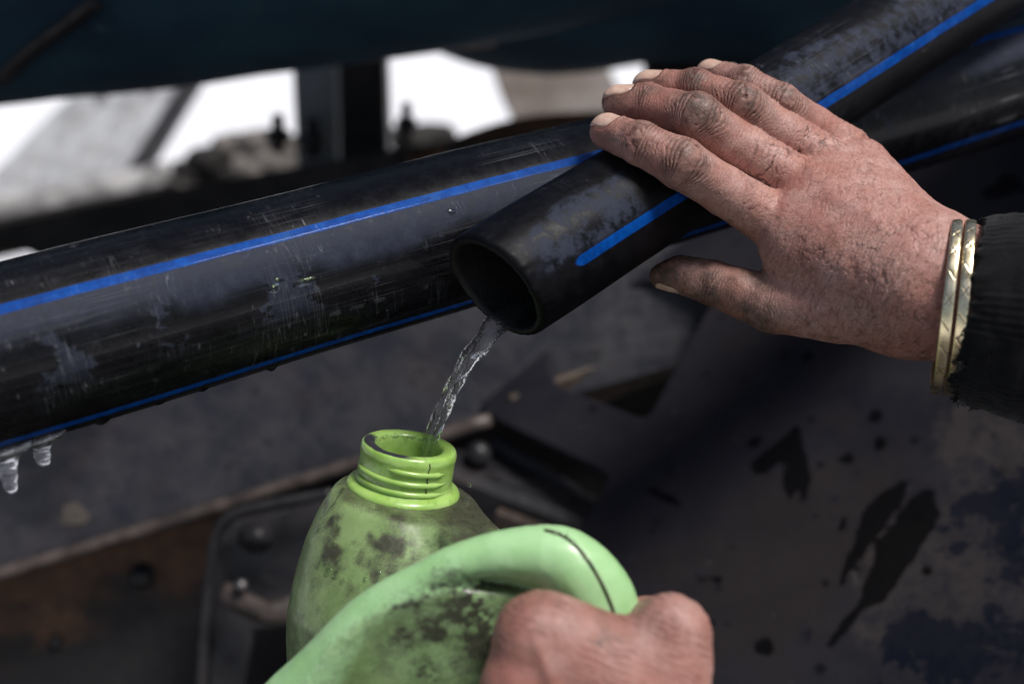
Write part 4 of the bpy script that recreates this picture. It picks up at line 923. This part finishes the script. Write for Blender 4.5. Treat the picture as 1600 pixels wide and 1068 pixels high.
# neck: lathe with rim, thread and flange
e1 = nrm(np.cross(nax, [0, 0, 1.])); e2 = np.cross(nax, e1)
H = np.linalg.norm(nt_-nb)
prof = [(14.2, -12), (14.6, H-8), (14.9, H-2.6), (15.4, H-1.2), (16.4, H-.6), (18.0, H-.2), (20.0, H-.35), (21.2, H-1.2), (21.7, H-2.6), (21.8, H-4), (21.5, H-7), (21.5, H-16), (21.7, 5.6), (22.2, 4.2), (24.4, 3.2), (25.6, 2.0), (25.9, .6), (25.3, -.8), (23.5, -2.0), (23.0, -5)]
pz = catmull(np.array([(a, b, 0) for a, b in prof]), 7)[:, :2]; n_ = 300; th = np.arange(n_)*2*np.pi/n_
Rr = np.broadcast_to(pz[:, 0][:, None], (len(pz), n_)).copy(); Z = np.broadcast_to(pz[:, 1][:, None], (len(pz), n_)).copy()
outer_ = (np.arange(len(pz)) > 60)[:, None]
TH = np.broadcast_to(th, Rr.shape); PNT = np.stack([np.cos(TH)*4, np.sin(TH)*4, Z/4], -1).reshape(-1, 3)
Rr += 0.35*(fbm(PNT*.5, 2).reshape(Rr.shape)-.5) + 0.18*(fbm(PNT*2, 2).reshape(Rr.shape)-.5)
Z += 0.5*(fbm(PNT*.5+9, 2).reshape(Rr.shape)-.5)
V = nb + (Rr*np.cos(TH))[..., None]*e1 + (Rr*np.sin(TH))[..., None]*e2 + Z[..., None]*nax
th_cam = math.atan2(-e2[2], -e1[2])
left_th = math.atan2(-e2[0], -e1[0])
g1 = fbm(PNT*1.2+4, 3).reshape(Rr.shape); g2 = fbm(PNT*5, 3).reshape(Rr.shape)
rimz = np.exp(-((Z-H)/1.4)**2)*(Rr > 15.6); angc = np.cos(TH-(left_th*0.55+th_cam*0.45) if abs(left_th-th_cam) < math.pi else TH-th_cam+.8)
nd = 1.25*rimz*sst(.35, .8, angc)*sst(.16, .4, g2+.12)*(Rr < 20.6) + .5*np.exp(-((Rr-15.3)/.6)**2)*(Z > H-3)*sst(.45, .6, g2) + .22*sst(.58, .7, g1)*sst(.4, .6, g2) + .5*sst(1.0, -3, Z)*(Rr > 20)
f = ring_faces(len(pz), n_)
t = NT('green_neck'); dr_ = t.attr('dirt'); m1 = t.noise(90, 4); m2 = t.noise(600, 4, 0.65)
c = t.mix(t.rng(m1, 0.35, 0.65), (0.31, 0.51, 0.105), (0.39, 0.60, 0.17)); c = t.mix(t.math('MULTIPLY', t.rng(m2, .55, .7), .3), c, (0.36, 0.60, 0.24)); c = t.mix(t.math('MULTIPLY', dr_, 1, clamp=True), c, (0.040, 0.040, 0.050))
t.P(Base_Color=c, Roughness=0.28, Normal=t.bump(m2, .12, .0004), Subsurface_Weight=0.35, Subsurface_Radius=(.45, 1, .15), Subsurface_Scale=.005, Coat_Weight=.3, Coat_Roughness=.08); NECKM = t.m
neck = mesh('neck', WM(V.reshape(-1, 3)), f[:, ::-1], NECKM, jug, True, attrs={'dirt': nd.ravel()})
bm = bmesh.new(); bm.from_mesh(neck.data); bmesh.ops.recalc_face_normals(bm, faces=bm.faces); bm.to_mesh(neck.data); bm.free()
for (z0, turns, ph) in ((5.4, 0.80, 0.15), (5.4, .80, .15+math.pi), (10.0, 0.80, .15), (10.0, .80, .15+math.pi), (14.6, .42, .25), (14.6, .42, .25+math.pi)):   # interrupted thread
    a = np.linspace(0, turns*math.pi, 60)+ph+th_cam-1.25; zz = z0+np.linspace(0, 1.2, 60); r_ = 21.55
    pth = np.array([nb+r_*math.cos(x)*e1+r_*math.sin(x)*e2+z*nax for x, z in zip(a, zz)]); w = np.clip(np.minimum(np.arange(60), 59-np.arange(60))/9, 0.15, 1)
    v, f = sweep(pth, 1.25*w, 12, nax); mesh('thread', WM(v), f, NECKM, neck, attrs={'dirt': np.zeros(len(v))})
pth = np.array([nb+(21.75+(.15 if z < H-3 else -.5)+ (3.6*max(0, (3.2-z)/3.2) if z < 3.2 else 0))*(math.cos(th_cam+.55)*e1+math.sin(th_cam+.55)*e2)+z*nax for z in np.linspace(2.5, H-1.8, 24)])
sd_ = 1 if pth[0][0] > nb[0] else -1
if sd_ < 0: pth = np.array([nb+(21.75+(3.6*max(0, (3.2-z)/3.2) if z < 3.2 else 0))*(math.cos(th_cam-.55)*e1+math.sin(th_cam-.55)*e2)+z*nax for z in np.linspace(2.5, H-1.8, 24)])
pth += np.stack([0.25*np.sin(np.arange(24)*1.3), 0*np.arange(24), 0*np.arange(24)], 1)
v, f = sweep(pth, 0.30, 6); mesh('neck_seam', WM(v), f, SEAM, neck)

# =================================================================== water and ice
t = NT('clear_water'); wn_ = t.noise(1.0, 3, .5, vec=t.mapping(t.tc(), (420, 420, 110))); t.P(Normal=t.bump(wn_, .75, .0015), Base_Color=(0.98, 0.99, 1.0), Roughness=0.0, IOR=1.333, Transmission_Weight=0.985); STREAM = t.m
t = NT('water_drop'); t.P(Base_Color=(0.98, 0.99, 1.0), Roughness=0.0, IOR=1.333, Transmission_Weight=1.0); WATER = t.m
t = NT('ice'); n1 = t.noise(160, 4, .6); n2 = t.noise(600, 3, .6); t.P(Base_Color=(0.93, 0.95, 1.0), Roughness=t.rng(n1, .35, .65, .02, .22), IOR=1.31, Transmission_Weight=t.rng(n1, .35, .65, .97, .7), Normal=t.bump(n2, .25, .0006)); ICE = t.m
# stream: a thin twisting ribbon of water falling from the lip
lipd = 0.5545
dn_ = -UPC+np.array([-.45, 0, 0]); dn_ = nrm(dn_-(dn_@a2)*a2); lip = A2 + dn_*(R2-WALL-.0010)
lx, ly = 800+F*lip[0]/lip[2], 534-F*lip[1]/lip[2]
inn_ = [A2+a2*k+dn_*(R2-WALL-.0008) for k in (.040, .018, .006)]; out_ = lip-a2*.0022-UPC*.0006
pts = [q*1000 for q in inn_]+[out_*1000]; wab = [(5.5, 1.2), (6.0, 1.4), (6.2, 1.6), (6.0, 2.0)]
o_px, o_py = 800+F*out_[0]/out_[2], 534-F*out_[1]/out_[2]
for (fx, y, dd, wa_, wb_) in ((.14, 534, .001, 5.0, 2.5), (.30, 552, .003, 4.3, 2.9), (.42, 572, .005, 3.9, 3.1), (.54, 596, .007, 4.0, 2.8), (.65, 620, .010, 3.5, 3.0), (.75, 644, .013, 3.6, 2.8), (.84, 668, .015, 3.0, 2.9), (.92, 692, .017, 2.9, 2.6), (.98, 712, .019, 2.6, 2.5), (1.02, 734, .021, 2.5, 2.4)):
    pts.append(UM(o_px+(664-o_px)*fx, y, out_[2]+dd)); wab.append((wa_*.84, wb_*.84))
sp = [(0, 0, 0, a, b) for a, b in wab]
m_ = 22; path = catmull(pts, m_); ku = np.linspace(0, len(sp)-1, len(path)); wa = np.interp(ku, range(len(sp)), [s_[3] for s_ in sp]); wb = np.interp(ku, range(len(sp)), [s_[4] for s_ in sp])
T_, N1, B1_ = frames(path, np.cross(a2, dn_)); ns = 56; th = np.arange(ns)*2*np.pi/ns; V = []
for k in range(len(path)):
    s_ = ku[k]; env = sst(2.6, 5.5, s_); tw = 0.9*env*(s_-3.)*.55
    rr = 1 + env*(0.30*np.sin(2*th+s_*.7)+0.10*np.sin(5*th-s_*.9+1)) + 0.34*env*(vnoise(np.stack([np.cos(th)*1.5, np.sin(th)*1.5, 0*th+s_*.8], 1))-.5) + .16*(vnoise(np.stack([np.cos(th)*3.5, np.sin(th)*3.5, 0*th+s_*1.1+20], 1))-.5)
    pul = 1+0.10*env*math.sin(s_*3.3)+.05*env*math.sin(s_*6.1+1)
    x = np.cos(th)*wa[k]*rr*pul; y = np.sin(th)*wb[k]*rr*(2-pul); c0, s0 = math.cos(tw), math.sin(tw)
    V.append(path[k]+np.outer(x*c0-y*s0, N1[k])+np.outer(x*s0+y*c0, B1_[k]))
V = np.concatenate(V); f = ring_faces(len(path), ns).tolist()+[list(range(ns))[::-1], [(len(path)-1)*ns+k for k in range(ns)]]
tag(mesh('water_stream', WM(V), f, STREAM), 'clear twisting stream of water falling from the small pipe into the jug', 'water')
def drop(name, px, py, d, rx, ry, label, grp, tilt=0.0, mat=None):
    bm = bmesh.new(); bmesh.ops.create_icosphere(bm, subdivisions=3, radius=1.0); q = np.array([v.co for v in bm.verts]); fc = [[v.index for v in ff.verts] for ff in bm.faces]; bm.free()
    q *= (0.85+.3*fbm(q*1.2+px, 2))[:, None]; q = q*[rx, ry, rx]; c0, s0 = math.cos(tilt), math.sin(tilt); q = np.stack([q[:, 0]*c0-q[:, 1]*s0, q[:, 0]*s0+q[:, 1]*c0, q[:, 2]], 1)
    return tag(mesh(name, WM(q+UM(px, py, d)), fc, mat or WATER), label, 'water drop', grp)
drop('water_drop', 729, 778, .575, 1.0, 2.1, 'larger splashed water drop in the air right of the jug neck', 'splashed drops', .35); drop('water_drop', 733, 757, .575, .7, 1.3, 'smaller splashed water drop above the other, right of the jug neck', 'splashed drops', .6)
# water running down the shoulder of the jug
wp = np.array([UM(x, y, .50) for x, y in ((547, 756), (536, 764), (524, 782), (512, 800), (503, 815), (497, 832))]); dv = np.array([nrm(q) for q in wp]); q = wp.astype(np.float32)
tgt = jug_sdf
for _ in range(120): q = q + (np.maximum(jug_sdf(q)*.6, -2))[:, None].astype(np.float32)*dv.astype(np.float32)
q = np.where((np.abs(jug_sdf(q)) < 1.5)[:, None], q, np.array([UM(x, y, .575) for x, y in ((547, 756), (536, 764), (524, 782), (512, 800), (503, 815), (497, 832))]))
pth = catmull(q-dv*.2, 8); v, f = sweep(pth, np.interp(np.linspace(0, 1, len(pth)), [0, .2, .55, .8, 1], [1.0, .7, .6, 1.5, .5])*(1+.2*np.sin(np.arange(len(pth))*.9)), 14)
tag(mesh('water_trickle', WM(v), f, WATER), 'thin clear trickle of water running down the jug shoulder', 'water')
# drops clinging to the side of the jug
def onsurf(fn, px, py, d0):
    p = np.array([UM(px, py, d0)], np.float32); dv = nrm(p[0]).astype(np.float32)
    for _ in range(90): p = p+(fn(p)*.7)[:, None]*dv
    return p[0]
for i, (x, y, r) in enumerate(((498, 882, 1.6), (512, 893, 1.9), (524, 897, 1.9), (535, 908, 1.4), (508, 880, 1.1), (570, 905, 1.2), (592, 893, 1.2))):
    p = onsurf(jug_sdf, x, y, .46); bm = bmesh.new(); bmesh.ops.create_icosphere(bm, subdivisions=3, radius=1.0); s = np.array([v.co for v in bm.verts]); fc = [[v.index for v in ff.verts] for ff in bm.faces]; bm.free()
    nn = grad(jug_sdf, p[None])[0]; s = s*(0.8+.4*fbm(s*1.1+i, 2))[:, None]*r; s = s-np.outer((s@nn)*.62, nn)
    tag(mesh('clinging_drop', WM(s+p), fc, WATER), 'water drop clinging to the green jug, ' + ['leftmost', 'second from left', 'third from left', 'lowest of the left cluster', 'smallest of the cluster', 'near the grip, left one', 'near the grip, right one'][i], 'water drop', 'drops on the jug')
# icicles and drips under the large pipe
def under1(px):                                   # lowest line of the large pipe at that picture column
    th = np.radians(-78); lo_, hi_ = -.3, .9
    for _ in range(50):
        m = (lo_+hi_)/2; q = A1+m*a1+R1*(math.cos(th)*p1n2+math.sin(th)*p1n1)
        if 800+F*q[0]/q[2] < px: lo_ = m
        else: hi_ = m
    return q*1000
def icicle(px, Ls, r0, label, lean=0.0):
    b = under1(px)+UPC*1.0; n_ = 44; V = []; zz = np.linspace(0, 1, n_); th = np.arange(36)*2*np.pi/36; ex = np.array([1, 0, 0]); ez = nrm(np.cross(ex, UPC))
    for k, z in enumerate(zz):
        r = r0*np.interp(z, [0, .12, .3, .45, .75, .9, .97, 1], [2.2, 1.7, 1.15, .95, .78, .62, .36, .05])*(1+.05*math.sin(z*23)+.03*math.sin(z*41))
        rr = r*(1+.22*(vnoise(np.stack([np.cos(th)*1.3, np.sin(th)*1.3, 0*th+z*4+px], 1))-.5)); c_ = b-UPC*Ls*z+ex*lean*z*z
        V.append(c_+np.outer(np.cos(th)*rr*(1.25 if z < .12 else 1), ex)+np.outer(np.sin(th)*rr*.8, ez) + (a1*0)[None])
    sl = np.clip(1-zz*4, 0, 1)
    V = np.array(V); V += ((V-b)@nrm(a1*[1, 1, 0]))[..., None]*np.array([0, .30, 0])*sl[:, None, None]
    f = ring_faces(n_, 36).tolist()+[list(range(36))[::-1], [(n_-1)*36+k for k in range(36)]]
    tag(mesh('icicle', WM(V.reshape(-1, 3)), f, ICE), label, 'icicle', 'icicles under the large pipe')
icicle(62, 13.0, 4.0, 'shorter frosted icicle stub under the large pipe, right of the other', .6); icicle(8, 20.5, 4.0, 'longer frosted icicle under the large pipe at the picture edge', .5)
def beads(rows, fn, mat, name, cat, grp, lab):
    for i, (px, py, rx, ry, h, tl) in enumerate(rows):
        p, nn, tx = fn(px, py); ty = np.cross(nn, tx); n_ = 7; th = np.arange(28)*2*np.pi/28; V = []
        out = 1+.35*(vnoise(np.stack([np.cos(th)*1.6+i*5, np.sin(th)*1.6, 0*th], 1))-.5)*2*.6
        for k in range(n_):
            u = k/(n_-1); r = math.cos(u*math.pi/2); z = h*math.sin(u*math.pi/2)**.8-.15; c0, s0 = math.cos(tl), math.sin(tl); x, y = np.cos(th)*rx*r*out, np.sin(th)*ry*r*out
            V.append(p+np.outer(x*c0-y*s0, tx)+np.outer(x*s0+y*c0, ty)+z*nn)
        f = ring_faces(n_, 28).tolist(); o = mesh(name, WM(np.concatenate(V)), f, mat); bm = bmesh.new(); bm.from_mesh(o.data); bmesh.ops.remove_doubles(bm, verts=bm.verts, dist=1e-6); bmesh.ops.holes_fill(bm, edges=[e for e in bm.edges if e.is_boundary]); bmesh.ops.recalc_face_normals(bm, faces=bm.faces); bm.to_mesh(o.data); bm.free()
        tag(o, lab[i], cat, grp)
def cyl_hit(P0, a, R):
    def fn(px, py):
        r = nrm([(px-800)/F, (534-py)/F, 1.0]); rp = r-(r@a)*a; wp = P0-(P0@a)*a; A_ = rp@rp; B_ = -2*rp@wp; C_ = wp@wp-R*R; D = max(B_*B_-4*A_*C_, 0); q = r*(-B_-math.sqrt(D))/(2*A_)
        w = q-P0; return q*1000, nrm(w-(w@a)*a), a
    return fn
beads([(476, 441, 6.5, 1.5, .22, .02), (436, 440, 2.4, 1.4, .25, .2), (428, 452, 2.4, 1.6, .6, 0), (92, 562, 1.6, 2.2, .7, 0), (112, 582, 1.8, 1.3, .6, .3), (187, 576, 1.5, 1.0, .5, 0), (705, 331, 2.6, 1.8, .7, .5)], cyl_hit(A1, a1, R1), WATER, 'water_bead', 'water drop', 'beads on the large pipe',
      ['long flat water bead on the middle of the large pipe', 'round water bead left of the long one on the large pipe', 'small water bead under the round one on the large pipe', 'upper left tiny bead on the dark left part of the large pipe', 'lower left tiny bead on the dark left part of the large pipe', 'tiny lone bead right of the pair on the large pipe', 'water bead on the large pipe just above the pipe mouth'])
for i, (px, w_, h_) in enumerate(((160, 4.2, 2.2), (425, 3.0, 1.6), (318, 3.5, 1.2), (250, 4.5, 1.1))):
    b = under1(px); q = []; th = np.arange(20)*2*np.pi/20
    for k in range(7):
        u = k/6; r = math.cos(u*math.pi/2)**.7; q.append(b+UPC*1.0+np.outer(np.cos(th)*w_*r, a1)+np.outer(np.sin(th)*w_*.5*r, p1n2)-UPC*(h_+1)*u)
    tag(mesh('hanging_drop', WM(np.concatenate(q)), ring_faces(7, 20).tolist()+[list(range(20))[::-1], [120+k for k in range(20)]], WATER), 'flat water drop hanging under the large pipe, ' + ['right of the icicles', 'nearest the pipe mouth', 'third from the icicles', 'second from the icicles'][i], 'water drop', 'hanging drops')

# =================================================================== the left hand on the grip
K = {'index': [(838, 992, 12.4, .460), (806, 1012, 10.5, .505), (862, 1030, 9.5, .528), (905, 1036, 8, .520)],
     'middle': [(812, 1075, 13, .457), (792, 1085, 10.8, .508), (858, 1100, 9.6, .530), (905, 1105, 8, .520)],
     'ring': [(812, 1160, 12.5, .458), (796, 1165, 10.3, .506), (860, 1175, 9.3, .526), (905, 1178, 7.8, .517)],
     'pinky': [(830, 1235, 11, .462), (812, 1240, 9, .502), (865, 1245, 8.2, .520), (905, 1247, 7, .512)],
     'thumb': [(1030, 1130, 15, .460), (1048, 986, 12.6, .462), (1012, 978, 10.6, .492), (968, 992, 8.4, .512)]}
KJ = {k: [(UM(x, y, d), r) for x, y, r, d in L] for k, L in K.items()}
kw = UM(985, 1330, .462); ka = UM(1120, 1640, .44)
def fist_sdf(p):
    d = cap(p, kw, ka, 25, 34)
    for n, r in (('index', 17), ('middle', 17), ('ring', 16), ('pinky', 15)):
        a, ra = KJ[n][0]; d = smin(d, cap(p, a, kw+np.array([0, 6, 0]), ra, r), 13)
    d = smin(d, cap(p, KJ['thumb'][0][0], kw, 15, 18), 12)
    d = smin(d, cap(p, KJ['thumb'][0][0], KJ['thumb'][1][0], 15, 12.6), 8)
    d = smin(d, cap(p, UM(915, 1018, .459), UM(1000, 1120, .457), 10.5, 14), 14)            # web of the thumb
    d = smin(d, cap(p, UM(868, 1004, .459), UM(960, 1250, .456), 13, 17), 12)
    d = smin(d, cap(p, UM(848, 1000, .460), UM(935, 1022, .460), 12, 11), 14)
    d = smin(d, cap(p, UM(960, 1060, .458), UM(1040, 1040, .460), 14, 13), 14)
    for n in KJ:
        L = KJ[n]; fdd = None
        for (a, ra), (b, rb) in list(zip(L[:-1], L[1:]))[0 if n != 'thumb' else 1:]: c = cap(p, a, b, ra, rb); fdd = c if fdd is None else smin(fdd, c, 3)
        d = smin(d, fdd, 5)
    return d
lo = np.array([UM(740, 1000, .46)[0]-14, UM(800, 1560, .45)[1], 405.]); hi = np.array([UM(1290, 900, .46)[0], UM(800, 905, .46)[1], 560.])
kv, kq = sdf_mesh(fist_sdf, lo, hi, 1.6, 1); kn = grad(fist_sdf, kv)
kd = 1.1*(fbm(kv/11, 2)-.5)+0.4*(fbm(kv/4, 2)-.5)
for n, amp in (('index', 1.8), ('middle', 1.5), ('ring', 1.2)): kd += amp*np.exp(-(np.linalg.norm(kv-(KJ[n][0][0]+np.array([-3, 4, -11.])), axis=1)/9)**2)
kd += 1.4*np.exp(-(np.linalg.norm(kv-(KJ['thumb'][1][0]+np.array([0, 6, -10.])), axis=1)/9)**2)
u_ = (kv@nrm(np.array([.4, .9, .1]))); pat = groove(u_/2.3+1.6*(fbm(kv/6, 2)-.5), .25)*sst(.4, .7, vnoise(kv/9)); kd -= .30*pat
for n in ('index', 'middle', 'ring'):
    kd += .9*np.exp(-(cap(kv*[1, 1, 0], KJ[n][0][0]*[1, 1, 0], kw*[1, 1, 0], 0, 0)/2.6)**2)*(kn[:, 2] < 0)
kr = np.linalg.norm((kv-KJ['index'][0][0])*[1, 1, .4], axis=1); pk = groove(kr/2.4+1.4*(fbm(kv/5, 2)-.5), .25)*np.exp(-((kr-11)/7)**2); kd -= .10*pk
kt = np.linalg.norm((kv-KJ['thumb'][1][0])*[1, 1, .4], axis=1); pt = groove(kt/2.4+1.4*(fbm(kv/5+3, 2)-.5), .25)*np.exp(-((kt-11)/7)**2); kd -= .10*pt; pat = pat+.25*pk+.25*pt
kg = np.clip(0.25*fbm(kv/7, 3)+.55*np.exp(-(np.linalg.norm(kv-UM(850, 950, .45), axis=1)/14)**2)*fbm(kv/4, 3)+.6*np.exp(-(np.linalg.norm(kv-UM(960, 985, .45), axis=1)/12)**2)*fbm(kv/4+5, 3), 0, 1)
kg += .9*np.exp(-(np.linalg.norm((kv-UM(937, 1000, .447))*[1, 1, .3], axis=1)/1.3)**2)
per2 = empty('person', U(985, 1330, .462), 'blurred near left hand of a person gripping the green jug handle', 'person')
mesh('hand', WM(kv+kn*kd[:, None].astype(np.float32)), kq, SKIN, per2, True, attrs={'crease': .75*pat, 'grime_shade': kg, 'red': np.clip(.25+.5*sst(.4, .65, fbm(kv/12+9, 2)), 0, 1)})
for n, (hw, hl) in (('index', (5.4, 6.5)), ('middle', (5.5, 6.5)), ('ring', (5.3, 6.2)), ('pinky', (4.5, 5.4)), ('thumb', (6, 7))):
    a, b = KJ[n][2][0], KJ[n][3][0]; tx = nrm(b-a); dd = nrm(np.array([0, .3, 1.])) if n != 'thumb' else nrm(np.array([-.2, .9, .3])); dd = nrm(dd-(dd@tx)*tx); make_nail(fist_sdf, (b-tx*1.0, tx, dd, np.cross(tx, dd), hw, hl), per2, NAILM)
cp2 = catmull([UM(1010, 1420, .458), UM(1060, 1520, .452), UM(1140, 1690, .44), UM(1260, 1900, .42)], 8); T2, N2, B2 = frames(cp2, (1, 0, 0)); th = np.arange(96)*2*np.pi/96
rows = [cp2[k]+np.outer(np.cos(th)*(o_+44+k*.3+.4*np.sin(th*40)), N2[k])+np.outer(np.sin(th)*(o_+38+k*.3+.4*np.sin(th*40)), B2[k]) for ks, o_ in ((range(len(cp2)-1, -1, -1), 0), (range(len(cp2)), -2.5)) for k in ks]
mesh('sleeve', WM(np.concatenate(rows)), ring_faces(len(rows), 96), JERSEY, per2, True)
# a stray fibre caught on the little finger
p0 = np.array([UM(x, y, d) for x, y, d in ((1132, 106, .618), (1140, 98, .612), (1150, 99, .610), (1157, 106, .611), (1153, 111, .613))])
v, f = sweep(catmull(p0, 6), .09, 5); tag(mesh('stray_fibre', WM(v), f, plain('pale_fibre', (.45, .40, .34), .8)), 'thin pale stray fibre caught behind the little fingernail', 'fibre')
